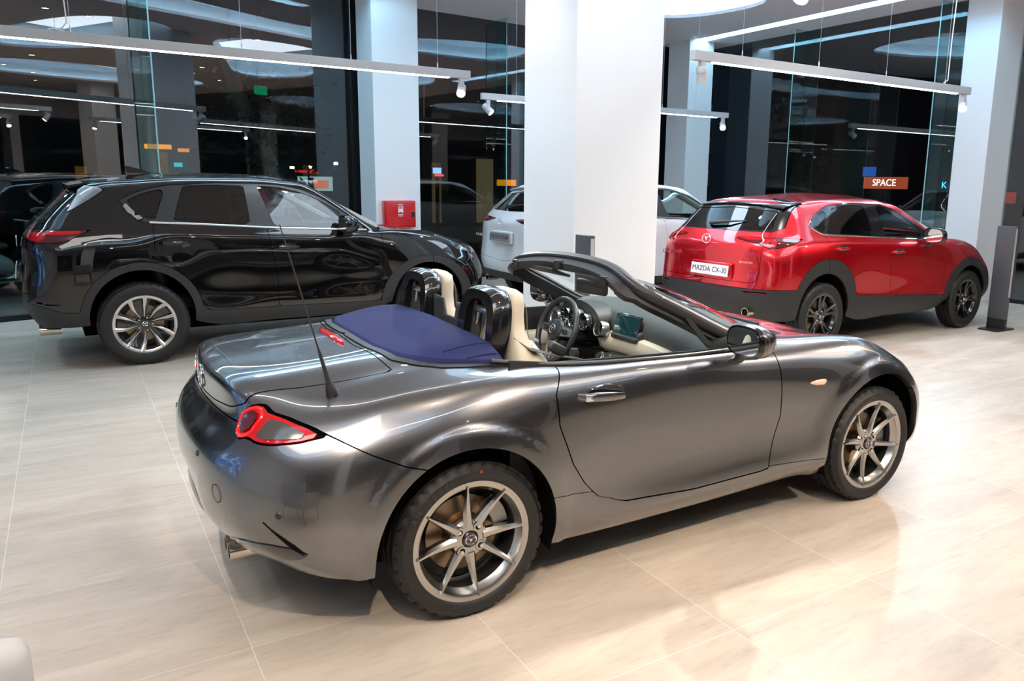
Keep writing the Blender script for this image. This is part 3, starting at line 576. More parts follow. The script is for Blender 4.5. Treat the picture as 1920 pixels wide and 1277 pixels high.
# pillars
def column(name,label,x,y,wx,wy):
    o=MB().box((x+wx/2,y+wy/2,H/2+.1),(wx,wy,H+.2)).build(name,WALLW,smooth=False,bevel=.006); tag(o,label,'pillar'); return o
column('pillar','big square pillar in the middle of the showroom behind the open roadster',2.62,2.52,.95,.9)
column('pillar','white square pillar carrying the red hose cabinet behind the black crossover',2.58,7.62,.68,.66)
column('pillar','white pillar at the right window beyond the nose of the red crossover',9.93,3.02,.64,.5)
column('pillar','pale blue-lit pillar in the far right corner behind the red crossover',8.88,8.22,.6,.6)
column('pillar','white pillar of the far side seen only mirrored in the left window glass',-2.2,-7.2,.7,.7); column('pillar','white pillar of the near right side, outside the picture',7.2,-7.0,.7,.7)
# hose cabinet
r=thing('fire_hose_cabinet','red wall cabinet with white fire symbol on the white pillar','fire cabinet',(2.9,7.62,.967))
MB().rbox((0,-.06,.195),(.47,.12,.385),.012).build('cabinet_body',mat('signal_red_enamel',(.62,.0,.008),.3,0,.6),r,bevel=0)
MB().rbox((0,-.123,.195),(.44,.012,.355),.006).build('door',mat('signal_red_enamel'),r)
b=MB()
for z in (.335,.325): b.box((0,-.131,z),(.075,.004,.004))
b.box((-.03,-.131,.26),(.012,.004,.09)); b.box((.03,-.131,.255),(.014,.004,.08)); b.box((0,-.131,.30),(.07,.004,.012)); b.box((0,-.131,.25),(.05,.004,.05)); b.box((0,-.131,.19),(.075,.004,.008)); b.box((0,-.131,.17),(.06,.004,.006))
b.build('fire_symbol',WTXT,r,smooth=False); MB().rbox((.19,-.131,.19),(.05,.014,.07),.004).build('door_handle',TRIM,r)
# totems
def totem(x,y,label):
    r=thing('price_display_stand',label,'display stand',(x,y,0))
    MB().box((0,0,.008),(.36,.24,.016)).build('base_plate',TRIM,r,smooth=False)
    MB().box((0,0,.075),(.055,.21,.12)).build('plinth',TRIM,r,smooth=False); MB().rbox((0,0,.68),(.05,.215,1.09),.004).build('slab',mat('dark_grey_laminate',(.085,.085,.09),.42),r)
    MB().box((.0,-.1085,.80),(.034,.003,.8)).build('lit_edge',mat('lit_edge_grey',(.5,.5,.52),.3),r,smooth=False); return r  # lighter strip paints the light on the slab's narrow edge
totem(8.08,1.62,'dark slab display stand on the floor in front of the red crossover at right'); totem(2.38,1.98,'dark slab display stand half hidden behind the roadster windscreen')
# light tracks
def spothead(parent,x,y,z,tgt,face=-1):
    d=(Vector(tgt)-Vector((x,y,z-.16))).normalized(); q=d.to_track_quat('Z','X').to_matrix(); c=Vector((x,y,z-.17))
    loc=c-parent.location
    b=MB(); b.box(tuple(Vector((x,y,z-.075))-parent.location),(.05,.05,.13)); br=b.build('spot_bracket',mat('white_enamel',(.78,.78,.79),.35),parent,smooth=False,bevel=.003)
    prof=[(.0,-.085),(.035,-.085),(.045,-.07),(.047,-.03),(.043,-.028),(.043,-.02),(.047,-.018),(.047,-.008),(.043,-.006),(.043,.002),(.047,.004),(.05,.07),(.046,.072),(.044,.06)]
    h=MB().lathe(prof,n=28,cap=False); h.v=[tuple(q@Vector(v)+loc) for v in h.v]; s_=h.build('spot_head',mat('white_enamel'),parent,auto=40)
    h=MB().lathe([(0,.062),(.044,.062)],n=28,cap=False); h.v=[tuple(q@Vector(v)+loc) for v in h.v]; h.build('spot_bulb',LEDS,s_)
    return c+d*.11
def track(x0,x1,y,z,label,heads,wires,grp=None):
    r=thing('track_light',label,'track light',(x0,y,z),0,grp); L=x1-x0
    MB().box((L/2,0,0),(L,.065,.085)).build('housing',mat('white_enamel'),r,smooth=False,bevel=.003)
    MB().box((L/2,0,-.0455),(L-.5,.04,.012)).build('led_tube',LEDT,r,smooth=False)
    for wx in wires: b=MB(); b.tube([(wx,0,.04),(wx,0,H-z)],.0022,6); b.lathe([(0,.04),(.006,.04),(.006,.09),(0,.1)],(wx,0,0),'Z',8); b.build('suspension_wire',mat('steel_wire',(.6,.6,.62),.3,.8),r)
    for hx,tg,pw,col in heads:
        p=spothead(r,x0+hx,y,z,tg)
        if pw: spot(p,tg,pw,col,62,.45,.03)
    return r
NT=(1,.93,.84)
tA=track(-2.0,2.72,4.83,2.8,'long white track light with one glowing spot, hanging over the black crossover',[(4.62,(.9,2.0,.3),260,NEUT),(.1,(-3.2,3.2,0),150,NEUT)],[.96,2.34,3.39,4.34])
tB=track(3.78,8.4,6.65,2.8,'white track light passing behind the big pillar above the white crossover',[(.1,(5.4,5.0,.4),150,COOL),(4.52,(6.3,4.0,.2),220,COOL)],[.55,1.9,3.2,3.9])
tC=track(3.73,8.13,2.3,2.8,'white track light hanging over the red crossover with spots at both ends',[(.12,(4.6,2.75,0),150,NEUT),(4.3,(6.0,.8,.4),140,COOL)],[.62,1.7,2.8,3.9])
b=MB(); b.tube([(.92,.02,.05),(.84,.0,.06),(.80,.02,.055),(.90,.01,.07),(.94,0,.12),(.925,0,.5),(.94,.01,1.48)],.006,6); b.build('power_cable',mat('white_cable',(.8,.8,.8),.4),tA)
b=MB(); b.tube([(3.93,.02,.05),(3.87,0,.055),(3.95,.0,.09),(3.965,.01,.5),(3.985,0,1.48)],.006,6); b.build('power_cable',mat('white_cable'),tC)
track(-1.7,2.7,.05,2.95,'white track light above the tail of the roadster, outside the picture',[(.12,(.2,.6,.6),150,NT),(2.3,(2.3,.5,.5),130,NT),(4.3,(.6,-.3,.5),150,NT)],[.6,3.8],'overhead track lights outside the picture')
track(-1.0,3.4,-2.9,2.95,'white track light above the empty floor in front of the roadster, outside the picture',[(.12,(-.6,-.8,.4),150,WARM),(2.2,(1.4,-.9,.3),120,WARM),(4.3,(2.6,-.8,.4),100,WARM)],[.6,3.8],'overhead track lights outside the picture')
track(4.4,8.8,-1.6,2.95,'white track light above the nose of the roadster, outside the picture',[(.12,(3.2,-.8,.3),90,WARM),(4.3,(6.6,.6,.2),90,WARM)],[.6,3.8],'overhead track lights outside the picture')
# ceiling downlights
DW=['over the far end of the curved left cove','just right of that cove\'s far end','near the dark far shopfront, centre','between the roadster and the far shopfront','over the middle of the far shopfront','beside the near right pillar','between the two right coves','right of the roadster nose','beside the curved right cove','in the right rear quarter','closest to the near right corner','by the right window, near half','above the right rear cove','between the two middle coves','behind the camera, right','far behind the camera, right','right above the camera side','left of the camera','on the left, level with the roadster','on the left, by the left window','nearest the left wall','in the near left corner','behind the camera by the shopfront','beside the near right pillar\'s left side','added above the roadster nose to light its doors']
for i,(x,y,c) in enumerate(DOWN):
    r=thing('ceiling_downlight',('cool white' if c is COOL else 'warm white')+' round ceiling downlight '+DW[i],'downlight',(x,y,H),0,'recessed ceiling downlights')
    MB().lathe([(.055,-.006),(.066,-.004),(.068,.0),(.055,.0)],n=24,cap=False).build('ring',mat('white_enamel'),r); MB().lathe([(0,-.001),(.055,-.003)],n=24,cap=False).build('led_disc',LEDDC if c is COOL else LEDD,r)
# exit sign seen mirrored
r=thing('exit_sign','small green running-man sign hanging from the ceiling, seen mirrored in the left glass','exit sign',(7.02,1.11,3.72)); MB().box((0,0,0),(.36,.03,.18)).build('sign_box',led('exit_green',(.02,.75,.3),1.2),r,smooth=False); MB().tube([(-.1,0,.09),(-.1,0,.58)],.004,6).build('hanger',TRIM,r); MB().box((0,0,.10),(.37,.035,.03)).build('sign_top',mat('white_enamel'),r,smooth=False)
# led video wall on the left wall, mirrored in the car paint
def vwall():
    m=bpy.data.materials.new('video_wall_picture'); m.use_nodes=True; nt=m.node_tree; n=nt.nodes; b=n['Principled BSDF']; L=nt.links.new
    g=n.new('ShaderNodeNewGeometry'); t=n.new('ShaderNodeTexNoise'); t.inputs['Scale'].default_value=1.3; t.inputs['Detail'].default_value=5; t.inputs['Distortion'].default_value=1.5; L(g.outputs['Position'],t.inputs['Vector'])
    r=n.new('ShaderNodeValToRGB'); e=r.color_ramp.elements; e[0].position=.38; e[0].color=(.004,.012,.05,1); e[1].position=.68; e[1].color=(.5,.85,1,1); k=e.new(.5); k.color=(.02,.12,.55,1); L(t.outputs[0],r.inputs[0])
    b.inputs['Base Color'].default_value=(0,0,0,1); L(r.outputs[0],b.inputs['Emission Color']); b.inputs['Emission Strength'].default_value=1.8; return m
r=thing('video_screen','big blue glowing screen on the left wall, seen mirrored in the cars\' tails','screen',(X0+.1,3.4,.6)); VW=vwall()
for k,(yy,ww) in enumerate([(-1.9,.8),(-.6,1.2),(1.2,1.5)]):
    MB().box((0,yy,1.0),(.05,ww,2.1)).build('screen_panel',VW,r,smooth=False)
text('screen_text','MAZDA',.26,led('screen_white',(.8,.95,1),3),r,frame((.03,1.2,1.1),(0,1,0),(0,0,1)))
# grey armchair at the lower left corner
r=thing('armchair','light grey fabric armchair back at the lower left corner','armchair',(-1.71,-1.70,.0))
FAB=mat('light_grey_fabric',(.33,.33,.335),.9,0,0,bump=(350,.5),spec=.2)
b=MB(); rg=[]
for z,a,t in ((.38,.36,.065),(.45,.365,.075),(.6,.372,.075),(.72,.375,.07),(.775,.374,.065),(.798,.365,.055),(.806,.345,.03)): rg.append(se(0,.0,z,a,t,3.4,40))
b.loft(rg); b.build('backrest',FAB,r,auto=80)
MB().rbox((0,-.33,.39),(.7,.62,.18),.06).build('seat',FAB,r,auto=80)
for sx in (-1,1): MB().rbox((sx*.33,-.34,.44),(.1,.56,.30),.045).build('armrest',FAB,r,auto=80)
for sx in (-1,1):
    for sy in (-.02,-.58): MB().tube([(sx*.32,sy,.32),(sx*.36,sy,.0)],.014,10).build('leg',mat('dark_wood_leg',(.05,.03,.02),.4),r)
b=MB(); b.tube([(-.33,-.058,.70),(0,-.068,.745),(.3,-.058,.775),(.34,-.03,.784)],.0035,6); b.build('seam',mat('seam_grey',(.3,.3,.31),.9),r)
# ---------- outside, at night ----------
ASPH=mat('wet_asphalt',(.028,.028,.03),.45,bump=(60,.5)); PAVE=mat('pavement',(.10,.10,.095),.7,bump=(90,.5))
b=MB(); b.box((8,19,-.09),(80,18,.08)); struct(b.build('ground',ASPH,smooth=False))
def below(name,pts,m): b=MB(); b.prism(pts,'Z',-.12,-.051); return struct(b.build(name,m,smooth=False))
below('ground',[(-30,-2),(X0-.05,-2),(X0-.05,onL(X0)),(2.55,onL(2.55)),(3.3,onM(3.3)),(X1+.1,onM(X1)),(X1+.1,10.6),(-30,10.6)],PAVE)
below('ground',[(X1+.06,-20),(40,-20),(40,10.1),(X1+.06,10.1)],ASPH)
FAC=mat('night_facade',(.035,.035,.037),.8); FAC2=mat('night_facade_brown',(.06,.045,.035),.8)
def litwin(c,s): return led('lit_%d_%d_%d_%d'%(c[0]*99,c[1]*99,c[2]*99,s*10),c,s)
def building(x,y,wx,wy,h,m,label,rz=0,wins=()):
    r=thing('street_building',label,'building',(x,y,0),rz); MB().box((0,0,h/2-.2),(wx,wy,h)).build('facade',m,r,smooth=False)
    for (u,v,a,c,col,st) in wins: MB().box((u,-wy/2-.03,v),(a,.05,c)).build('shop_window',litwin(col,st),r,smooth=False)
    return r
building(-4,26,15,6,9,FAC,'dark building across the street seen through the left window',0,[(3.3,1.1,.3,1.6,(.3,.16,.03),.2)])
building(9,27,9,6,10,FAC2,'brownish building across the street behind the back window',0,[(1.6,1.2,.35,2.2,(.5,.33,.16),.10),(3.6,1.3,.7,2.4,(.55,.4,.22),.12),(-3.0,1.0,.5,2.2,(.25,.16,.07),.12)])
building(29.5,17,6,14,9,FAC2,'long low building across the side street behind the right window')
building(30,-3,6,18,8,FAC,'dark building across the side street right of the white pillar')
def sign(name,label,x,y,z,w,h,rz,col,st,txt=None,tc=None,ts=.3,extra=None):
    r=thing(name,label,'sign',(x,y,z),rz); MB().box((0,0,0),(w,.1,h)).build('sign_panel',litwin(col,st),r,smooth=False)
    if txt: text('lettering',txt,ts,litwin(tc,2.5),r,frame((0,-.07,0),(1,0,0),(0,0,1)))
    MB().tube([(0,.09,-z-.05),(0,.09,h/2)],.035,8).build('post',FAC,r); return r
sign('shop_sign','amber glowing strip sign seen through the left window',1.25,22.4,2.5,.7,.13,0,(1,.32,.0),.9); sign('shop_sign','short amber strip sign right of the longer one in the left window',1.92,22.4,2.42,.3,.1,0,(1,.25,0),.8)
sign('shop_sign','tall yellow lit shop panel under the amber sign in the left window',1.3,22.62,1.75,.4,1.2,0,(.5,.28,.03),.14); sign('shop_sign','tiny turquoise sign under the amber strip',1.75,22.4,2.0,.22,.12,0,(0,.55,.6),.8)
r=thing('led_billboard','white and red glowing billboard low in the left window over the black bonnet','billboard',(5.75,22.4,1.5))
MB().box((0,0,0),(1.15,.1,.45)).build('picture_panel',litwin((.5,.8,.85),.45),r,smooth=False); MB().box((.1,-.07,-.02),(.55,.04,.26)).build('picture_motif',litwin((.7,.16,.08),.8),r,smooth=False); MB().box((-.3,0,.38),(.7,.08,.09)).build('caption_strip',litwin((.9,.05,.05),.5),r,smooth=False); MB().tube([(0,.1,-1.6),(0,.1,-.2)],.06,8).build('post',FAC,r)
sign('shop_sign','small blue and white street sign in the back window',9.95,22.4,2.0,.28,.2,0,(.3,.5,1),1.3); sign('shop_sign','small red sign under the blue and white one',9.98,22.3,1.84,.3,.07,0,(1,.1,.08),1.2)
sign('shop_sign','amber neon sign beside the big cream pillar',12.7,22.4,1.62,.75,.22,0,(1,.25,.0),1.0)
sign('shop_sign','red shop sign reading SPACE in the right window over the red roof',24,14.6,1.82,1.75,.42,PI/2-PI,(.75,.12,.05),.5,'SPACE',(1,.95,.9),.34)
sign('shop_sign','blue panel above the red shop sign in the right window',24,15.3,2.22,.5,.34,-PI/2,(.03,.2,.9),.4); sign('shop_sign','blue neon letter K sign in the right window next to the white pillar',24,12.3,1.76,.12,.12,-PI/2,(.0,.05,.2),.5,'K',(.05,.5,1),.3)
sign('shop_sign','red glowing sign right of the white pillar',24,10.2,1.4,.5,.35,-PI/2,(.7,.06,.03),.3)
def lamp(x,y,z,c,label):
    r=thing('street_lamp',label,'street lamp',(x,y,0)); MB().tube([(0,0,-.05),(0,0,z),(.0,-.3,z+.15)],.03,8).build('pole',FAC,r); b=MB(); b.rbox((0,-.3,z+.12),(.12,.12,.08),.03); b.build('lamp_head',litwin(c,6),r)
lamp(4.6,21,1.85,(.8,1,.4),'greenish street lamp over the bonnet of the black crossover'); lamp(5.15,21,1.88,(1,.8,.3),'yellowish street lamp just right of the greenish one'); lamp(5.9,21,2.0,(.9,1,1),'white street lamp above the glowing billboard')
r=thing('barrier_pole','tall red and white striped pole outside the right window','striped pole',(13.5,12.55,-.05))
for k in range(12): MB().tube([(0,0,k*.42),(0,0,k*.42+.42)],.03,10).build('pole_section',mat('pole_red',(.35,.02,.02),.5) if k%2 else mat('pole_white',(.5,.5,.5),.5),r)
lamp(-3.6,12.6,4.2,(1,.9,.75),'tall street lamp added out of view to light the parked scooter'); spot((-3.6,12.3,4.3),(-2.2,9.6,0),420,(1,.9,.78),80,.5,.06)  # lamp and spot added to brighten the scooter and pavement
# tree
r=thing('street_tree','leaning tree trunk with dark foliage outside the left window','tree',(3.0,13.2,-.05)); random.seed(7)
b=MB(); b.tube([(0.1,0,0),(-.35,0,1.2),(-.82,.0,2.4),(-1.12,.0,3.1),(-1.35,.1,4.0)],[.2,.17,.16,.15,.12],14); b.build('trunk',mat('bark_grey',(.16,.15,.13),.9,bump=(25,.9)),r)
b=MB()
for k in range(900):
    t=random.random()*2*PI; p=random.gauss(0,.9); c=Vector((1.2*math.cos(t)*random.random()-.6+(k%3)*.25-.3,1.1*math.sin(t)*random.random(),3.0+random.gauss(0,.6)-(k%2)*.8)); R_=Matrix.Rotation(random.random()*6,3,(random.random(),random.random(),random.random()+.1)); b.box(tuple(c),(.12,.07,.004),R_)
o=b.build('foliage',mat('dark_leaf',(.014,.03,.008),.7),r,smooth=False)
# parked scooter outside
r=thing('motor_scooter','grey motor scooter parked outside left of the black crossover tail','scooter',(-1.95,9.6,-.05),.5)
for xx in (-.62,.62): MB().lathe([(.12,-.045),(.2,-.05),(.235,-.03),(.24,0),(.235,.03),(.2,.05),(.12,.045)],(xx,0,.24),'Y',32,False).build('wheel',RUB,r); 
for xx in (-.62,.62): MB().lathe([(.0,-.03),(.12,-.04),(.12,.04),(0,.03)],(xx,0,.24),'Y',20,False).build('hub',CAL,r)
SCP=paint('scooter_grey_paint',(.22,.23,.24),.4,.35,False)
MB().loft([se(-.75,0,.62,.02,.05,2.4,16,'YZ'),se(-.6,0,.62,.15,.14,2.4,16,'YZ'),se(-.2,0,.56,.17,.17,2.4,16,'YZ'),se(.05,0,.45,.13,.12,2.4,16,'YZ')]).build('rear_body',SCP,r)
MB().loft([se(.1,0,.3,.2,.06,3,16),se(.42,0,.45,.17,.06,3,16),se(.5,0,.8,.2,.07,3,16),se(.42,0,1.05,.12,.07,3,16)]).build('leg_shield',SCP,r); MB().rbox((.1,0,.25),(.6,.3,.07),.03).build('footboard',TRIM,r)
MB().loft([se(-.75,0,.74,.05,.02,2.4,16,'YZ'),se(-.4,0,.78,.15,.06,2.4,16,'YZ'),se(0,0,.74,.12,.05,2.4,16,'YZ')]).build('saddle',INT,r)
MB().tube([(.62,0,.24),(.5,0,.7),(.42,0,1.05)],.025,10).build('fork',CAL,r); MB().tube([(.34,-.34,1.06),(.44,-.1,1.04),(.44,.1,1.04),(.34,.34,1.06)],.018,10).build('handlebar',TRIM,r)
MB().loft([se(.3,0,.42,.06,.03,2,14,'XY'),se(.62,0,.5,.13,.06,2,14,'XY')]).build('front_mudguard',SCP,r)
# ---------- crossovers ----------
def mirror_pts(P): return [(x,-y,z) for x,y,z in P]
def door_mirror(root,m,x,y,z,s=1,sgn=-1,flip=False,parent=None):
    """rounded door mirror; reflecting face towards -X"""
    b=MB(); k=.12*s
    b.loft([se(x-.035*s,y,z,k*1.02,k*.70,2.8,20,'YZ'),se(x-.02*s,y,z,k*1.08,k*.76,2.8,20,'YZ'),se(x+.04*s,y,z-.003,k*1.0,k*.70,2.6,20,'YZ'),se(x+.10*s,y-sgn*.01,z-.006,k*.72,k*.5,2.4,20,'YZ'),se(x+.13*s,y-sgn*.02,z-.008,k*.3,k*.22,2.2,20,'YZ')])
    o=b.build('side_mirror',m,parent or root,auto=50); MB().loft([se(x-.037*s,y,z,k*.9,k*.6,2.8,20,'YZ'),se(x-.034*s,y,z,k*.9,k*.6,2.8,20,'YZ')]).build('mirror_glass',MIRR,o)
    b=MB(); b.loft([se(x+.03,y-sgn*.02,z-k*.6,.045*s,.03*s,2.4,14,'XY'),se(x+.04,y-sgn*.10*s,z-k*1.05,.05*s,.025*s,2.4,14,'XY')]); b.build('mirror_foot',TRIM,o); return o
def crossover(D):
    root=thing(D['name'],D['label'],'car',(D['pose'][0],D['pose'][1],0),D['pose'][2])
    paint_=D['paint']; S=shell(D['cols'],D.get('m',5),True); B=Body(S,root); wb=D['wb']
    (ax,az,ar),(bx,bz,br_)=D['arch']; B.cut(arch(ax,az,ar)); B.cut(arch(bx,bz,br_))
    V,N,F=B.S; V0=clip((V,N,F),lambda V:1.05*D['belt']-V[:,2]); tobj((V0[0]-V0[1]*.03,V0[1],V0[2]),'inner_body',GAP,root,0)
    # glazing
    wsc=B.panel('windscreen',lambda V:np.minimum(poly2(None,V[:,1],V[:,2],D['ws']),V[:,0]-D['wsx']),GLC,.006,-.003)
    rg=B.panel('rear_window',lambda V:np.minimum(poly2(None,V[:,1],V[:,2],D['rg']),D['rgx']-V[:,0]),D['glassr'],.006,-.004)
    for k,(n_,gm) in enumerate((('quarter_window',GLD),('rear_side_window',GLD),('front_side_window',D.get('glassf',GLC)))):
        B.pair(n_,side(D['glass'][k]),gm,.004,-.004)
    if D.get('swoosh'): B.pair('window_chrome_wedge',side(D['swoosh']),D.get('chromem',SATIN),.004,.004)
    for s_ in (-1,1):
        P_=[]
        for x,z in spl([(a,b_,0) for a,b_ in D['strip']],5)[:,:2]:
            d=(S[0][:,0]-x)**2+(S[0][:,2]-z)**2+(S[0][:,1]*s_<.3)*9; k=np.argsort(d)[:5]; w_=1/(d[k]+1e-6); y=float((S[0][k,1]*w_).sum()/w_.sum()); P_.append((x,y+s_*.002,z))
        MB().tube(P_,.0065,8,flat=1.3).build('window_chrome_strip',D.get('chromem',SATIN),root)
    B.pair('window_frame',side(D['dlo']),D.get('framem',TRIM),.006,-.001)
    if D.get('rgf'): B.panel('rear_window_surround',lambda V:np.minimum(poly2(None,V[:,1],V[:,2],D['rgf']),D['rgx']+.12-V[:,0]),GLOSSB,.01,.0)
    if D.get('fin'): B.pair('spoiler_fin',side(D['fin']),D.get('finm',P_FIN),.01,.004)  # fins in a lighter metallic grey than the body
    # lamps
    lp_=B.pair('tail_lamp',ang(D['lamp']),REDD,.02,.003)
    for o,h in zip(lp_,(RIGHT,LEFT)):
        for nm,pl,mm in D['lampin']:
            Q=clip(clip(shell_piece(S),ang(pl)),h); tobj(Q,nm,mm,o,.004,.007)
    B.pair('rear_reflector',ang(D['refl']),REDL,.004,.003)
    hl=B.pair('headlamp',fmin(side(D['head'],.2)),CLRL,.02,.0)
    # bumper, cladding
    ca,cb=D['cladarch']; clad=fmax(zlt(*D['cladz']),fmax(arch(*ca),arch(*cb)))
    backclad=fmin(clad,lambda V:D['split'][0]-V[:,0]); frontclad=fmin(clad,lambda V:V[:,0]-D['split'][1])
    B.panel('rear_bumper_cladding',backclad,CLAD,.02); B.panel('front_bumper_cladding',frontclad,CLAD,.02)
    xm=D['xm'];xf=D['xf'];xr=D['xr']
    dl=fmin(zlt(*D['doortop']),lambda V:np.abs(V[:,1])-.45)
    fd=fmin(dl,neg(xlt(*xm)),xlt(*xf)); rd=fmin(dl,neg(xlt(*xr)),xlt(*xm),neg(arch(*ca)))
    sillz=D['sillz']
    for nm,f in (('front_door',fd),('rear_door',rd)):
        up=fmin(f,neg(clad)); dd=B.pair(nm,up,paint_,.012); low=fmin(f,clad,lambda V:V[:,2]-sillz)
        B.pair('door_cladding',low,CLAD,.012,parents=dd,gap=.0); 
        for o,s_ in zip(dd,(-1,1)):
            hx,hz=D['handle'][nm]; y=s_*D['hy']
            MB().loft([se(hx-.115,y,hz,.006,.010,2,10,'YZ'),se(hx-.09,y+s_*.035,hz,.009,.016,2.4,10,'YZ'),se(hx+.05,y+s_*.037,hz-.002,.009,.014,2.4,10,'YZ'),se(hx+.115,y,hz-.002,.006,.009,2,10,'YZ')]).build('door_handle',D.get('handlem',paint_),o)
            MB().loft([se(hx+.0,y+s_*.004,hz,.085,.036,2,18,'XZ'),se(hx,y-s_*.004,hz,.085,.036,2,18,'XZ')]).build('handle_recess',TRIM if D['name']!='x' else TRIM,o)
    B.pair('sill_cladding',clad,CLAD,.02)
    B.panel('tailgate',fmin(ang(D['gate']),lambda V:V[:,0]*-1-.0),paint_,.015)
    B.panel('bonnet',lambda V:np.minimum(np.minimum(np.minimum(V[:,0]-D['hoodx'],V[:,2]-np.interp(V[:,0],*D['hoodz'])),np.interp(V[:,0],*D['hoody'])-np.abs(V[:,1])),D['belt']+.22-V[:,2]),paint_,.012)
    B.panel('front_grille',lambda V:np.minimum(poly2(None,V[:,1],V[:,2],D['grille']),V[:,0]-D['hoodx']-1.0),GLOSSB,.02)
    if D.get('roofm'): B.panel('rear_roof_edge',fmin(lambda V:D['roofx']-V[:,0],lambda V:V[:,2]-D['roofzz'],lambda V:.62-np.abs(V[:,1])),D['roofm'],.01)
    tobj(B.S,'body_shell',paint_,root,.02)
    # spoiler
    sx,sz,sw=D['spoiler']; rg_=[]
    for t in np.linspace(-1,1,15):
        y=t*sw; bx_=sx+.05*abs(t)**3; zz=sz-.035*t*t
        rg_.append([(bx_,y,zz-.006),(bx_-.004,y,zz+.006),(bx_+.10,y,zz+.03),(bx_+.26,y,zz+.05),(bx_+.26,y,zz+.028),(bx_+.08,y,zz-.012)])
    MB().loft(rg_).build('roof_spoiler',D.get('roofm') or paint_,root,auto=50); 
    MB().box((sx+.02,0,sz-.012),(.012,.3,.014)).build('high_brake_light',REDD,root)
    # shark fin
    fx,fz=D['shark']
    if D['paint'] is P_BLACK: MB().loft([[(fx+.11,-.002,fz),(fx-.09,-.03,fz),(fx-.09,.03,fz),(fx+.11,.002,fz)],[(fx+.02,-.002,fz+.035),(fx-.10,-.018,fz+.035),(fx-.10,.018,fz+.035),(fx+.02,.002,fz+.035)],[(fx-.09,-.002,fz+.065),(fx-.12,-.008,fz+.065),(fx-.12,.008,fz+.065),(fx-.09,.002,fz+.065)]]).build('aerial_fin',paint_,root)
    # wiper
    wx,wy,wz=D['wiper']; MB().tube([(wx+.0,wy+.02,wz),(wx-.025,wy,wz+.02),(wx-.005,wy-.22,wz+.045),(wx+.06,wy-.42,wz+.06)],[.012,.02,.012,.005],10).build('rear_wiper',TRIM,root)
    for s_ in (-1,1): door_mirror(root,D.get('mirrorm',paint_),D['mirror'][0],s_*D['mirror'][1],D['mirror'][2],1.0,s_)
    px,pz,pt,pm=D['plate']; tilt=D.get('ptilt',.1)
    up=Vector((tilt,0,1)).normalized(); Mx=frame((px,D.get('py',0),pz),(0,-1,0),up)
    b=MB(); b.add([Mx@Vector(p) for p in ((-.26,-.055,0),(.26,-.055,0),(.26,.055,0),(-.26,.055,0),(-.26,-.055,.008),(.26,-.055,.008),(.26,.055,.008),(-.26,.055,.008))],[(0,3,2,1),(4,5,6,7),(0,1,5,4),(1,2,6,5),(2,3,7,6),(3,0,4,7)])
    pl=b.build('number_plate',pm,root,smooth=False); text('plate_lettering',pt,.075,PTXT,pl,Mx@Matrix.Translation((0,0,.009)),.0008)
    MB().rbox((px+.035,D.get('py',0),pz+.0),(.04,.56,.16),.015).build('plate_recess',paint_,root)
    ex,ez=D['emblem']; emblem('tailgate_emblem',(ex,D.get('ey',0),ez),(0,-1,0),(D.get('etilt',.1),0,1),.095,root,depth=.008)
    for s_ in (-1,1):
        MB().lathe([(.036,.10),(.038,-.04),(.045,-.04),(.045,.12)],(0,0,0),'X',24,False).build('exhaust_tip',EXH,root,auto=40).location=(D['exh'][0],s_*D['exh'][1],D['exh'][2])
    four_wheels(root,D['wheel'],*D['ws_'],wb,D['track'])
    # wheel housings, floor, cabin
    for (cx_,cz_,r_) in D['arch']:
        for s_ in (-1,1):
            b=MB(); pr=[(cx_+(r_+.015)*math.cos(t),cz_+(r_+.015)*math.sin(t)) for t in np.linspace(-.2,PI+.2,22)]
            V_=[(x,s_*(D['hy']-.03),z) for x,z in pr]+[(x,s_*.45,z) for x,z in pr]; n=len(pr); b.add(V_,[(k,k+1,k+1+n,k+n) for k in range(n-1)]+[tuple(range(n,2*n))]); b.build('wheel_housing',GAP,root,auto=60)
    MB().box((wb/2,0,.30),(wb+.9,1.1,.12)).build('underbody',GAP,root,smooth=False)
    b=MB(); b.box((wb/2-.15,0,.5),(2.3,1.4,.1)); b.build('cabin_floor',CARP,root,smooth=False)
    zb=D['belt']
    MB().rbox((2.0*wb/2.7,0,zb-.10),(.5,1.45,.2),.07).build('dashboard',D.get('dashm',INT),root)
    for s_ in (-1,1):
        for xx,nm in ((1.12,'front_seat'),(.22,'rear_seat')):
            q=MB().loft([se(xx-.02,s_*.37,zb-.5,.09,.24,3,20),se(xx-.10,s_*.37,zb-.1,.07,.24,3,20),se(xx-.17,s_*.37,zb+.12,.05,.19,3,20)]).build(nm,D.get('seatm',INT),root,auto=60)
            MB().loft([se(xx-.18,s_*.37,zb+.15,.04,.10,3,16),se(xx-.19,s_*.37,zb+.24,.055,.14,3,16),se(xx-.2,s_*.37,zb+.31,.04,.12,3,16)]).build('headrest',D.get('seatm',INT),q,auto=60)
    c=Vector((1.72*wb/2.7,.37,zb-.02)); b=MB(); tl=Matrix.Rotation(-.4,3,'Y'); b.tube([c+tl@Vector((0,.18*math.cos(t),.18*math.sin(t))) for t in np.linspace(0,2*PI,29)[:-1]],.016,8,True); b.tube([c+tl@Vector((0,-.17,0)),c+tl@Vector((0,.17,0))],.02,8); b.tube([c,c+Vector((.2,0,-.1))],.035,8); b.build('steering_wheel',LEA,root)
    MB().rbox((1.46*wb/2.7+.0,0,D['roofz']-.13),(.03,.24,.06),.02).build('interior_mirror',INT,root)
    b=MB(); 
    V1=clip(clip((S[0],S[1],S[2]),lambda V:V[:,2]-(D['roofz']-.14)),lambda V:.60-np.abs(V[:,1])); V1=clip(V1,lambda V:D['hx']-V[:,0]); V1=clip(V1,lambda V:V[:,0]+.15); tobj((V1[0]-V1[1]*.035,-V1[1],[f[::-1] for f in V1[2]]),'headliner',mat('light_headliner',(.45,.45,.44),.9),root,0)
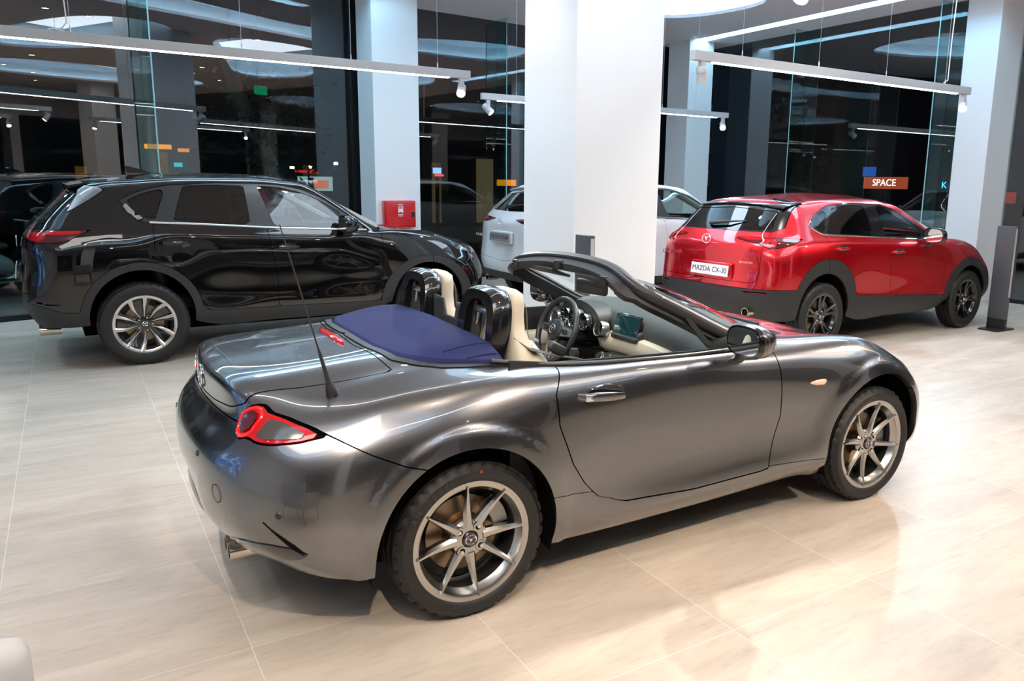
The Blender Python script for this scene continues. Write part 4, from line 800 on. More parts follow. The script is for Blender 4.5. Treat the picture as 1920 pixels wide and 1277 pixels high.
    for s_ in (-1,1):
        A=D['pillar']; MB().sweep([(x,s_*y,z) for x,y,z in A],[(-.03,-.02),(.03,-.02),(.03,.02),(-.03,.02)],(1,0,.3)).build('inner_windscreen_pillar',mat('light_headliner'),root)
    return root,B
def shell_piece(S): return S
def RM(P,xm,zm): return [(float(np.interp(x,*xm)),float(np.interp(z,*zm))) for x,z in P]
C5=dict(name='black_crossover',label='black crossover car with two-tone alloy wheels, parked at the left window',pose=(-.71267,5.21,.0252),paint=P_BLACK,cols=CX5,wb=2.70,m=7,
 arch=((0,.43,.412),(2.70,.40,.40)),belt=1.17,ws=[(-.76,1.20),(0,1.225),(.76,1.20),(.60,1.545),(0,1.60),(-.60,1.545)],wsx=1.5,
 rg=[(-.66,1.275),(0,1.265),(.66,1.275),(.54,1.49),(0,1.53),(-.54,1.49)],rgx=-.3,glassr=GLD,
 glass=[[(-.061,1.428),(-.01,1.36),(.05,1.30),(.10,1.277),(.144,1.272),(.255,1.542),(.136,1.515),(.02,1.472)],[(.29,1.262),(.935,1.212),(.92,1.572),(.66,1.575),(.40,1.563)],[(1.15,1.20),(1.80,1.163),(1.81,1.32),(1.62,1.437),(1.43,1.518),(1.23,1.560),(1.04,1.572)]],
 swoosh=[(-.114,1.437),(-.06,1.333),(.02,1.262),(.128,1.243),(.14,1.262),(.09,1.270),(.045,1.295),(-.02,1.355),(-.065,1.425)],strip=[(.10,1.247),(.57,1.223),(1.077,1.19),(1.6,1.166),(2.05,1.148)],
 dlo=[(-.114,1.437),(-.054,1.33),(.02,1.262),(.128,1.243),(.57,1.223),(1.077,1.19),(2.075,1.146),(1.83,1.335),(1.64,1.462),(1.44,1.545),(1.238,1.584),(.993,1.592),(.66,1.592),(.275,1.568),(.136,1.54),(.008,1.50)],
 fin=[(-.43,1.585),(-.36,1.56),(-.19,1.535),(-.34,1.43),(-.51,1.325),(-.46,1.41),(-.40,1.50)],
 lamp=[(22,1.168),(30,1.188),(45,1.195),(57.5,1.192),(54.5,1.15),(49.5,1.096),(44,1.086),(38,1.088),(31,1.12),(22,1.14)],
 lampin=[('rear_lamp_ring',[(33,1.165),(43,1.172),(43,1.108),(38,1.102),(33,1.125)],REDL),('clear_lamp_insert',[(34.5,1.15),(37,1.155),(37,1.12),(34.5,1.13)],CLRL),('light_strip',[(43,1.18),(55,1.18),(54,1.16),(43,1.15)],REDL)],
 refl=[(38,.605),(48,.580),(48,.567),(38,.585)],head=[(3.02,.93),(3.2,.97),(3.6,.90),(3.6,.83),(3.3,.86)],
 cladz=([-.9,-.86,-.72,-.6,-.5,-.42,.6,3.1,3.3,3.6],[.60,.59,.555,.505,.50,.50,.45,.41,.45,.45]),cladarch=((0,.43,.485,.482),(2.70,.40,.53,.475)),split=(-.1,2.75),
 xm=([.2,.716,1.195,1.7],[1.148,1.145,1.077,.99]),xf=([.2,.77,1.094,1.2,1.7],[2.15,2.19,2.20,2.03,1.9]),xr=([.3,.49,.63,.86,1.0,1.243,1.7],[.6,.50,.437,.277,.118,.124,.28]),
 doortop=([-.5,.128,1.077,2.3],[1.25,1.243,1.19,1.135]),sillz=.335,handle={'front_door':(1.25,1.004),'rear_door':(.27,1.072)},hy=.914,
 gate=[(-1,.62),(35,.66),(33,1.0),(33,1.13),(40,1.30),(44,1.50),(30,1.62),(-1,1.62)],hoodx=2.02,hoodz=([2.0,2.4,3.0,3.4],[1.14,1.06,1.0,.90]),hoody=([2.0,2.6,3.2,3.5],[.80,.76,.64,.5]),grille=[(-.5,.45),(.5,.45),(.62,.75),(.45,.82),(-.45,.82),(-.62,.75)],
 spoiler=(-.50,1.572,.56),shark=(.13,1.672),wiper=(-.715,.1,1.30),mirror=(1.79,1.01,1.215),plate=(-.905,.80,'',PLATE),emblem=(-.875,1.06),exh=(-.74,.62,.33),
 wheel='ten',ws_=(.365,.253,.225),track=.80,roofz=1.68,hx=1.5,pillar=[(1.5,.58,1.54),(1.85,.67,1.36),(2.2,.74,1.17)],etilt=0)
crossover(C5)
x3=([-.9,-.5,0,.5,1.4,2.1,2.7,3.6],[-.87,-.48,0,.5,1.36,2.05,2.653,3.53]);z3=([0,.31,.48,.66,.85,1.12,1.25,1.58,1.69],[0,.27,.44,.62,.80,1.06,1.165,1.45,1.578])
def adj3():
    T=[]
    for k,c in enumerate(CX3):
        c=[list(p) for p in c]
        for r,p in enumerate(c):
            if k<=4 and r<=7: p[0]+=.02
            if k in (2,3) and r<=7: p[1]-=.03; p[0]+=.01
            if k>=11 and r in (8,9): p[0]-=.05
            if k<=4 and r in (8,9): p[0]+=.02; p[2]+=.008
        T.append([tuple(p) for p in c])
    return T
C3=dict(name='red_crossover',label='red crossover car with black wheels and plate, parked at the right window',pose=(5.15699,2.69547,.0243),paint=P_RED,cols=adj3(),wb=2.653,m=7,
 arch=((.0,.40,.388),(2.653,.38,.375)),belt=1.11,ws=[(-.72,1.135),(0,1.16),(.72,1.135),(.575,1.43),(0,1.475),(-.575,1.43)],wsx=1.3,
 rg=[(-.63,1.215),(0,1.205),(.63,1.215),(.56,1.395),(0,1.425),(-.56,1.395)],rgx=-.25,glassr=GLD,
 glass=[[(-.09,1.255),(-.02,1.33),(.10,1.39),(.175,1.41),(.04,1.195),(-.02,1.205)],[(.075,1.19),(.79,1.147),(.775,1.452),(.55,1.455),(.27,1.425)],[(1.01,1.14),(1.68,1.108),(1.66,1.20),(1.50,1.305),(1.34,1.385),(1.1,1.44),(.985,1.447)]],
 strip=[(-.10,1.30),(-.14,1.256),(-.05,1.192),(.02,1.173),(.457,1.152),(1.014,1.122),(1.78,1.082)],
 dlo=[(-.145,1.251),(-.04,1.186),(.02,1.171),(.457,1.152),(1.014,1.122),(1.82,1.080),(1.80,1.172),(1.513,1.325),(1.34,1.405),(1.098,1.462),(.652,1.480),(.228,1.455),(-.026,1.36)],
 lamp=[(20,1.142),(30,1.148),(39,1.146),(58.5,1.138),(52.5,1.09),(45,1.052),(41,1.045),(38,1.056),(35,1.085),(28,1.105),(20,1.13)],
 lampin=[('round_lamp_ring',[(36.3,1.12),(38,1.135),(40.3,1.137),(42.6,1.122),(43.5,1.095),(42.6,1.068),(40.3,1.053),(38,1.062),(36.5,1.085)],REDL),('clear_lamp_insert',[(38.4,1.11),(40.2,1.117),(41.6,1.105),(41.6,1.085),(40.2,1.073),(38.6,1.085)],CLRL),('light_strip',[(23,1.138),(35.8,1.138),(35.8,1.122),(27,1.12)],REDL)],
 refl=[(28,.632),(40.5,.632),(40.5,.606),(28,.606)],head=[(3.0,.86),(3.15,.90),(3.5,.80),(3.5,.74),(3.3,.77)],
 cladz=([-.9,-.86,-.6,-.47,.5,2.12,3.1,3.3,3.6],[.652,.65,.652,.65,.541,.442,.42,.42,.42]),cladarch=((.03,.45,.50,.487),(2.653,.38,.52,.475)),split=(.03,2.7),
 xm=([.2,.693,1.095,1.12,1.6],[1.138,1.092,1.02,.81,.80]),xf=([.2,.763,1.045,1.6],[2.12,2.134,1.81,1.7]),xr=([.3,.557,.786,1.017,1.183,1.5],[.6,.518,.426,.061,.02,-.1]),
 doortop=([-.5,.02,1.014,2.3],[1.19,1.171,1.122,1.07]),sillz=.285,handle={'front_door':(1.2,.966),'rear_door':(.24,1.033)},hy=.886,
 gate=[(-1,.707),(33,.707),(35.5,.75),(36.5,1.03),(41,1.228),(52,1.45),(30,1.55),(-1,1.55)],hoodx=1.93,hoodz=([1.9,2.4,3.0,3.4],[1.08,1.01,.94,.83]),hoody=([1.9,2.6,3.2,3.5],[.78,.74,.62,.5]),grille=[(-.5,.4),(.5,.4),(.6,.68),(.45,.75),(-.45,.75),(-.6,.68)],
 rgf=[(-.70,1.225),(-.64,1.198),(.64,1.198),(.70,1.225),(.645,1.36),(.60,1.46),(-.60,1.46),(-.645,1.36)],framem=GLOSSB,spoiler=(-.40,1.462,.60),shark=(.1,1.565),wiper=(-.625,.1,1.235),mirror=(1.66,1.0,1.135),plate=(-.845,.80,'MAZDA CX-30',PLATE),py=-.115,emblem=(-.79,1.103),exh=(-.78,.60,.42),etilt=.1,roofm=GLOSSB,roofx=-.13,roofzz=1.44,mirrorm=GLOSSB,
 wheel='black',ws_=(.347,.242,.215),track=.785,roofz=1.568,hx=1.35,pillar=[(1.4,.57,1.43),(1.7,.65,1.29),(2.1,.72,1.12)],chromem=CHR,glassf=GLM)
r3,B3=crossover(C3)
text('tailgate_lettering','CX-30',.055,CHR,r3,frame((-.838,.52,.93),(.06,-1,0),(.1,0,1)),.002,1.25)
text('tailgate_lettering','SKYACTIV',.028,CHR,r3,frame((-.80,-.56,.905),(.2,-1,0),(.1,0,1)),.0015,1.2)
x6=([-.9,0,.6,2.1,2.70,3.6],[-.90,0,.62,2.25,2.87,3.78]);z6=([0,.31,1.12,1.3,1.69],[0,.31,1.13,1.31,1.69])
C6=dict(C5); C6.update(name='white_crossover',label='white crossover car standing behind the big cream pillar',pose=(4.52,5.79,.0),paint=P_WHITE,cols=remap(CX5,x6,([0,.93],[0,.945]),z6),wb=2.87,
 arch=((0,.43,.412),(2.87,.40,.40)),cladarch=((0,.43,.485,.482),(2.87,.40,.53,.475)),wsx=1.6,xm=([.2,.716,1.195,1.7],[1.2,1.2,1.12,1.04]),xf=([.2,.77,1.094,1.2,1.7],[2.3,2.34,2.35,2.2,2.1]),
 lampin=[('light_strip',[(24,1.17),(50,1.17),(50,1.145),(24,1.145)],REDL)],lamp=[(14,1.165),(30,1.188),(45,1.195),(52,1.192),(50,1.13),(38,1.11),(24,1.12)],
 plate=(-.915,.93,'MAZDA CX-60',PLATG),emblem=(-.89,1.13),py=0.0,wheel='ten',ws_=(.375,.26,.235),track=.81,mirror=(1.95,1.03,1.22),fin=None,cladz=([-.9,-.8,-.42,.6,3.2,3.8],[.47,.47,.45,.42,.40,.42]),handle={'front_door':(1.35,1.004),'rear_door':(.27,1.072)},m=4,mirrorm=GLOSSB)
for k in ('glass',): C6[k]=[RM(P,x6,z6) for P in C5[k]]
for k in ('swoosh','strip','dlo'): C6[k]=RM(C5[k],x6,z6)
r6,B6=crossover(C6)
text('tailgate_lettering','CX-60',.05,CHR,r6,frame((-.90,.62,.93),(.06,-1,0),(.05,0,1)),.002,1.25)
# ---------- the roadster ----------
root=thing('open_roadster','metallic grey open two-seat roadster with navy soft top folded, in the foreground','car',(0,0,0),math.radians(-1))
Sx=shell(MX5,7)
def lips(V,N):
    V=V.copy()
    for cx,cz,r in ((-.02,.325,.362),(2.305,.33,.366)):
        d=np.hypot(V[:,0]-cx,np.maximum(V[:,2]-cz,0)*1.0); s_=np.clip((r+.085-d)/.03,0,1); s_=s_*s_*(3-2*s_)
        k=(np.abs(V[:,1])>.6)&(V[:,2]>.2); V[k]+= N[k]*(s_[k]*.010)[:,None]
    w_=np.clip((.31-np.abs(V[:,1]))/.05,0,1)*np.clip((.085-np.abs(V[:,2]-.475))/.03,0,1)*(V[:,0]<-.5); V[:,0]+=w_*.045
    return V
V,N,F=Sx; V=lips(V,N); Sx=(V,vnorm(V,F),F)
if ((Sx[0]-Sx[0].mean(0))*Sx[1]).sum()<0: Sx=(Sx[0],-Sx[1],Sx[2])
B=Body(Sx,root,.005)
B.cut(arch(-.02,.325,.362)); B.cut(arch(2.305,.33,.366))
TON=[(-.2,-.01),(-.198,.15),(-.19,.3),(-.152,.475),(-.09,.55),(-.016,.603),(.08,.635),(.185,.655),(.4,.70),(.45,.708),(.8,.718),(1.15,.72),(1.46,.71),(1.6,.66),(1.72,.58),(1.82,.0),(1.82,-.01)]
B.cut(topp(TON))
tobj((B.S[0]-B.S[1]*.022,B.S[1],B.S[2]),'inner_body',GAP,root,0)
CAV=[(-.235,-.01),(-.232,.15),(-.222,.3),(-.185,.49),(-.115,.575),(-.035,.632),(.07,.663),(.18,.684),(.4,.728),(.42,.728),(.42,-.01)]
B.panel('soft_top_seal',topp(CAV),TRIM,.02,.004)
# tail lamps
LAMP=[(.575+.052*math.cos(t)*.9,.812+.056*math.sin(t)) for t in np.linspace(.9,5.4,12)]+[(.655,.757),(.70,.757),(.747,.766),(.772,.783),(.73,.808),(.667,.833),(.615,.848)]
lm=B.pair('tail_lamp',fmin(rearp(LAMP),lambda V:-.44-V[:,0]),REDL,.02,.004,gap=.007)
for o,h,s_ in zip(lm,(RIGHT,LEFT),(-1,1)):
    Q=clip(clip(Sx,fmin(rearp([(.638,.828),(.68,.818),(.725,.797),(.752,.782),(.73,.774),(.68,.770),(.64,.772)]),lambda V:-.44-V[:,0])),h); tobj(Q,'clear_lamp_insert',CLRL,o,.003,.009)
    Q=clip(clip(Sx,fmin(rearp([(.575+.030*math.cos(t),.812+.036*math.sin(t)) for t in np.linspace(0,2*PI,17)[:-1]]),lambda V:-.5-V[:,0])),h); tobj(Q,'lamp_centre',REDD,o,.002,.012)
    V_=[]
    for t in np.linspace(0,2*PI,33)[:-1]:
        y,z=.575+.040*math.cos(t),.812+.045*math.sin(t); d=(Sx[0][:,1]*s_-y)**2+(Sx[0][:,2]-z)**2+(Sx[0][:,0]>-.4)*9; k=np.argsort(d)[:4]; w_=1/(d[k]+1e-6); V_.append(((Sx[0][k]*w_[:,None]).sum(0)/w_.sum()+Sx[1][k].mean(0)*.008))
    V_=np.array(V_); V_[:,1]=[s_*(.575+.040*math.cos(t)) for t in np.linspace(0,2*PI,33)[:-1]]; V_[:,2]=[.812+.045*math.sin(t) for t in np.linspace(0,2*PI,33)[:-1]]
    MB().tube(V_,.006,8,True).build('glowing_ring',mat('red_lamp_ring',(.8,.01,.01),.1,0,1,emit=(1,.02,.01),estr=.12),o)
# boot lid
ylid=([-.9,-.70,-.55,-.45,-.2,.2],[.53,.527,.553,.556,.576,.60])
lid=fmin(lambda V:np.interp(V[:,0],*ylid)-np.abs(V[:,1]),lambda V:np.interp(np.abs(V[:,1]),[0,.2,.577],[-.246,-.25,-.205])-V[:,0],lambda V:V[:,2]-np.interp(np.abs(V[:,1]),[0,.25,.45,.52,.56],[.812,.82,.838,.862,.875]))
bl=B.panel('boot_lid',lid,P_GRAY,.015)
def szdeck(x,y):
    d=(Sx[0][:,0]-x)**2+(Sx[0][:,1]-y)**2+(Sx[0][:,2]<.86)*9; k=np.argsort(d)[:4]; w_=1/(d[k]+1e-6); return float((Sx[0][k,2]*w_).sum()/w_.sum())
rg_=[]
for y in np.linspace(-.185,.185,25):
    e=1-(abs(y)/.19)**6; x0_=-.279; h_=.017*e; rg_.append([(x0_+dx*e,y,szdeck(-.279,y)+dz) for dx,dz in ((-.017,-.004),(-.016,.006),(-.006,.012),(.008,.011),(.016,.004),(.016,-.004))])
MB().loft(rg_).build('high_brake_light',REDL,bl,auto=50)
# bumper seam
zs=([-1,-.60,-.514,-.492,-.377,-.272,-.197,-.1,0],[.80,.80,.79,.779,.714,.665,.643,.60,.5])
bump=fmin(zlt(*zs),lambda V:-.02-V[:,0]); bp_=B.panel('rear_bumper',bump,P_GRAY,.03)
# doors
zz=[.2,.335,.376,.45,.542,.706,.829,.906,1.0]; xr=[.80,.671,.56,.49,.43,.367,.363,.41,.42]
fz=[.2,.308,.558,.769,.862,1.0]; xf=[1.50,1.547,1.623,1.612,1.60,1.57]
dr=fmin(lambda V:np.abs(V[:,1])-.5,neg(xlt(zz,xr)),xlt(fz,xf),lambda V:V[:,2]-np.interp(V[:,0],[.4,.56,.671,1.08,1.53,1.6],[.42,.35,.325,.300,.308,.33]))
doors=B.pair('door',dr,P_GRAY,.03,gap=.006)
# sills
sill=fmin(lambda V:np.interp(V[:,0],[.2,.349,.531,.7,1.913,2.1],[.43,.426,.401,.37,.304,.30])-V[:,2],lambda V:2.1-V[:,0],lambda V:V[:,0]-.1)
B.pair('sill',sill,P_GRAY,.03,gap=.003)
B.panel('bonnet',fmin(lambda V:V[:,0]-1.6,lambda V:np.interp(V[:,0],[1.6,1.7,2.0,2.3,2.6,2.8],[.655,.63,.579,.53,.46,.40])-np.abs(V[:,1]),lambda V:2.72-V[:,0]),P_GRAY,.02)
B.pair('headlamp',fmin(topp([(2.52,.53),(2.62,.48),(2.80,.50),(2.80,.62),(2.66,.66)]),lambda V:V[:,2]-.45),CLRL,.02)
B.panel('front_bumper',fmin(lambda V:V[:,0]-np.interp(V[:,2],[.2,.57,.60,.8],[2.55,2.55,2.60,2.60]),lambda V:V[:,2]*0+.5),P_GRAY,.03)
B.pair('front_wing',lambda V:V[:,0]-1.2,P_GRAY,.03); B.pair('rear_wing',lambda V:V[:,0]*0+.5,P_GRAY,.03)
# bumper details
def on(x,z,s_=-1,xr=(-2,4)):
    d=(Sx[0][:,0]-x)**2+(Sx[0][:,2]-z)**2+(Sx[0][:,1]*s_<0)*9; k=np.argmin(d); return Vector(Sx[0][k]),Vector(Sx[1][k])
def onr(y,z):
    d=(Sx[0][:,1]-y)**2+(Sx[0][:,2]-z)**2+(Sx[0][:,0]>-.5)*9; k=np.argmin(d); return Vector(Sx[0][k]),Vector(Sx[1][k])
def disc(name,p,n,r,m,parent,h=.002,ring=False):
    q=n.to_track_quat('Z','Y').to_matrix(); b=MB().lathe([(0,h),(r*.8,h),(r,h*.3),(r,-.003)] if not ring else [(r*.94,.0005),(r*.97,.0015),(r,.0005)],n=24,cap=False); b.v=[tuple(q@Vector(v)+p) for v in b.v]; return b.build(name,m,parent)
for y,z in ((-.787,.535),(.787,.535),(-.369,.662),(.369,.662)):
    p,n=onr(y,z); disc('parking_sensor',p,n,.012,TRIM,bp_,.003)
p,n=onr(-.554,.565); disc('tow_hook_cover',p,n,.034,GAP,bp_,ring=True)
for s_ in (-1,1):
    pts=[(-.722,.750,.500),(-.69,.772,.462),(-.655,.795,.425),(-.603,.816,.390),(-.62,.80,.372),(-.68,.76,.345),(-.76,.68,.335),(-.80,.56,.345)]
    P_=[]
    for x,y,z in pts:
        pp,nn=onr(s_*y,z); P_.append(pp+nn*.001)
    MB().tube(P_[:4],[.002,.005,.008,.004],8).build('bumper_slot_edge',GAP,bp_)
    Q=clip(clip(Sx,fmin(rearp([(.816,.392),(.80,.416),(.74,.426),(.66,.418),(.607,.407),(.48,.368),(.56,.345),(.66,.344),(.75,.36),(.80,.375)]),lambda V:-.5-V[:,0])),LEFT if s_>0 else RIGHT); tobj(Q,'bumper_lower_fin',GLOSSB,bp_,.004,.004)
b=MB(); 
Mx=frame((-.855,0,.475),(0,-1,0),(-.10,0,1))
b.add([Mx@Vector(p) for p in ((-.26,-.055,0),(.26,-.055,0),(.26,.055,0),(-.26,.055,0),(-.26,-.055,.012),(.26,-.055,.012),(.26,.055,.012),(-.26,.055,.012))],[(0,3,2,1),(4,5,6,7),(0,1,5,4),(1,2,6,5),(2,3,7,6),(3,0,4,7)])
b.build('number_plate',PLATE,bp_,smooth=False)
MB().box((-.838,0,.475),(.02,.53,.12)).build('plate_holder',TRIM,bp_,smooth=False)
for y in (-.37,-.445): MB().lathe([(.024,.10),(.026,-.035),(.031,-.035),(.031,.14)],(-.765,y,.292),'X',28,False).build('exhaust_tip',EXH,root,auto=40); 
for o in [c for c in root.children if c.name.startswith('exhaust_tip')]: o.rotation_euler=(0,0,0)
emblem('boot_emblem',(-.806,0,.86),(0,-1,0),(.03,0,1),.088,bl,depth=.002)
text('boot_lettering','MAZDA',.036,CHR,bl,frame((-.785,.36,.845),(-.12,-1,0),(.08,0,1)),.001,1.2)
# aerial
a0=Vector((-.449,-.627,.888)); tip=Vector((-.600,-.62,1.49)); d=(tip-a0)
MB().lathe([(.021,-.004),(.022,.004),(.019,.022),(.010,.05),(.0075,.09),(.006,.15),(.0045,.17)],tuple(a0),'Z',20).build('aerial_base',TRIM,root)
ar=[c for c in root.children if c.name.startswith('aerial_base')][0]
q=d.to_track_quat('Z','Y').to_matrix(); 
for v in ar.data.vertices: v.co=q@(v.co-a0)+a0
b=MB(); b.tube([a0+d*t for t in (.15,.6,1)],[.0034,.0026,.002],8); b.build('aerial_mast',TRIM,ar)
# side marker, handles, fuel flap
for s_,dd in zip((-1,1),doors):
    y=.822; b=MB(); b.loft([se(.462,s_*(y),.806,.006,.014,2,12,'YZ'),se(.49,s_*(y+.030),.805,.010,.019,2.4,12,'YZ'),se(.60,s_*(y+.036),.798,.010,.019,2.4,12,'YZ'),se(.68,s_*(y+.02),.788,.008,.014,2.2,12,'YZ'),se(.70,s_*(y),.785,.004,.008,2,12,'YZ')])
    h=b.build('door_handle',P_GRAY,dd); MB().loft([se(.60,s_*(y+.002),.798,.095,.040,2,24,'XZ'),se(.60,s_*(y-.006),.798,.10,.042,2,24,'XZ')]).build('handle_recess',GLOSSB,dd)
    MB().rbox((.505,s_*(y+.0375),.804),(.05,.006,.026),.003).build('lock_button',CHR,h)
    w_=[c for c in root.children if c.name.startswith('front_wing')][0 if s_<0 else -1]
    p,n=on(1.85,.702,s_); MB().loft([se(1.795,p.y,.704,.003,.004,2,12,'YZ'),se(1.83,p.y+s_*.006,.703,.006,.013,2,12,'YZ'),se(1.88,p.y+s_*.008,.702,.006,.016,2,12,'YZ'),se(1.905,p.y+s_*.002,.702,.003,.008,2,12,'YZ')]).build('side_indicator',AMB,root)
# arch liners
for cx_,cz_,r_ in ((-.02,.325,.362),(2.305,.33,.366)):
    for s_ in (-1,1):
        b=MB(); pr=[(cx_+(r_+.012)*math.cos(t),cz_+(r_+.012)*math.sin(t)) for t in np.linspace(-.35,PI+.35,30)]
        V_=[(x,s_*(.845 if x<2.45 and x>-.25 else .775 if x>0 else .80),z) for x,z in pr]+[(x,s_*.50,z) for x,z in pr]; n=len(pr); b.add(V_,[(k,k+1,k+1+n,k+n) for k in range(n-1)]+[tuple(range(n,2*n))]); b.build('wheel_housing',GAP,root,auto=60)
MB().box((1.0,0,.24),(2.9,1.2,.10)).build('underbody',GAP,root,smooth=False)
MB().box((1.16,0,.30),(1.5,1.52,.12)).build('side_skirt_core',GAP,root,smooth=False)
wl=four_wheels(root,'eight',.308,.2365,.205,2.31,.745)
# tyre lettering and dots on the near rear wheel
def arctext(parent,s,r,a0,size,y,m):
    for k,ch in enumerate(s):
        if ch==' ': continue
        a=a0-k*size*.82/r; M_=Matrix.Translation((r*math.cos(a),y,r*math.sin(a)))@Matrix(((1,0,0,0),(0,0,-1,0),(0,1,0,0),(0,0,0,1)))@Matrix.Rotation(a-PI/2,4,'Z'); text('tyre_lettering',ch,size,m,parent,M_,.0008)
TX=mat('raised_rubber_letter',(.035,.035,.035),.4)
arctext(wl,'AN Sport',.268,2.62,.034,-.1035,TX)
MB().lathe([(0,-.002),(.006,-.002)],(.03,-.1055,.275),'Y',12).build('paint_dot',mat('orange_dot',(.8,.09,.02),.6),wl); MB().lathe([(0,-.002),(.005,-.002)],(-.262,-.1035,.03),'Y',12).build('paint_dot',mat('yellow_dot',(.6,.5,.05),.6),wl)
# folded soft top
def ton(u,v):   # u 0..1 rear to front, v -1..1 across
    yr=np.interp(abs(v),[0,.3,.6,.8,.9,1],[0,.2,.42,.56,.61,.655]); xr_=np.interp(yr,[0,.15,.3,.475,.55,.603,.655],[-.195,-.193,-.186,-.148,-.085,-.01,.17]); xf_=np.interp(abs(v),[0,.5,1],[.20,.20,.235])
    x=xr_+(xf_-xr_)*u; y=yr*(1-.02*u)*(1 if v>0 else -1)
    edge=1-abs(v)**6; z=.955+.012*edge+.055*math.sin(min(u*1.7,1.25))*edge+ .012*edge*(1-abs(v))
    z-=.02*max(0,abs(v)-.75)*4*(1-u)*0; z=z-(1-edge)*.022*u
    if u<.03: z-=.02
    if u>.97: z-=.03
    return (x,y,z)
us=list(np.r_[0,.03,np.linspace(.06,.95,16),.975,1]); vs=np.linspace(-1,1,41); V_=[ton(u,v) for u in us for v in vs]; nv=len(vs)
raw('folded_soft_top',V_,[(i*nv+j,i*nv+j+1,(i+1)*nv+j+1,(i+1)*nv+j) for i in range(len(us)-1) for j in range(nv-1)],BLUEF,root)
st=[c for c in root.children if c.name.startswith('folded_soft_top')][0]
for s_ in (-1,1):
    MB().tube([Vector(ton(u,s_*.80))+Vector((0,0,.0015)) for u in np.linspace(.25,.97,12)],.0022,6).build('fabric_seam',mat('navy_seam',(.008,.01,.05),.9),st)
    MB().tube([Vector(ton(u,s_*.93))+Vector((0,0,.0015)) for u in np.linspace(.1,.9,12)],.003,6).build('fabric_seam',mat('navy_seam'),st)
# belt rubber along the doors
for s_ in (-1,1):
    P_=[(.16,.664,.952),(.42,.712,.922),(.8,.728,.901),(1.15,.732,.892),(1.42,.725,.892)]; MB().tube(spl([(x,s_*y,z) for x,y,z in P_],6),.011,8,flat=.8).build('belt_rubber',TRIM,root)
    MB().prism([(.22,.955),(.42,.928),(1.5,.89),(1.5,.35),(.22,.35)],'Y',s_*.712,s_*.700).build('door_liner',INT,root,smooth=False)
    MB().rbox((.95,s_*.68,.72),(.95,.05,.10),.03).build('door_armrest',BEIGE,root)
    MB().rbox((.95,s_*.69,.60),(.95,.03,.16),.02).build('door_trim',BEIGE,root)
# cabin tub
MB().box((.95,0,.33),(1.6,1.42,.03)).build('cabin_floor',CARP,root,smooth=False); MB().rbox((.23,0,.62),(.05,1.38,.62),.02).build('rear_bulkhead',CARP,root); MB().rbox((.36,0,.80),(.30,1.36,.16),.05).build('rear_shelf',INT,root)
MB().rbox((.8,0,.52),(1.3,.22,.26),.06).build('centre_tunnel',INT,root); MB().rbox((.62,0,.68),(.45,.16,.06),.025).build('tunnel_armrest',BEIGE,root)
MB().tube([(.98,.0,.62),(.97,.0,.74)],.014,10).build('gear_lever',LEA,root); MB().lathe([(0,.80),(.02,.795),(.027,.77),(.02,.745),(.012,.73)],(.97,0,0),'Z',18).build('gear_knob',LEA,root)
# seats and hoops
def seat(y):
    b=MB(); b.loft([se(.44,y,.56,.10,.23,3,28),se(.415,y,.70,.085,.235,3,28),se(.39,y,.86,.075,.22,3,28),se(.375,y,.96,.062,.19,3,28),se(.372,y,1.02,.052,.135,3,28),se(.372,y,1.08,.050,.125,3,28),se(.375,y,1.14,.048,.125,3,28),se(.378,y,1.175,.040,.115,3,28),se(.38,y,1.19,.02,.08,3,28)])
    s=b.build('seat',BEIGE,root,auto=80); MB().rbox((.66,y,.53),(.50,.46,.16),.06).build('seat_cushion',BEIGE,s,auto=80)
    for k in (-1,1): MB().loft([se(.49,y+k*.19,.58,.07,.05,2.5,16),se(.46,y+k*.19,.75,.07,.045,2.5,16),se(.43,y+k*.17,.90,.05,.04,2.5,16),se(.41,y+k*.14,.98,.02,.02,2.5,16)]).build('seat_bolster',BEIGE,s,auto=80)
    MB().tube(spl([(.422,y-.19,.66),(.445,y-.185,.86),(.425,y-.115,1.0),(.42,y-.10,1.12),(.405,y-.03,1.178),(.405,y+.03,1.178),(.42,y+.10,1.12),(.425,y+.115,1.0),(.445,y+.185,.86)],5),.0022,6).build('seat_piping',mat('dark_thread',(.12,.1,.08),.8),s)
    MB().rbox((.437,y-.165,.985),(.006,.035,.012),.002).build('seat_tag',mat('tag_blue',(.25,.3,.45),.5),s)
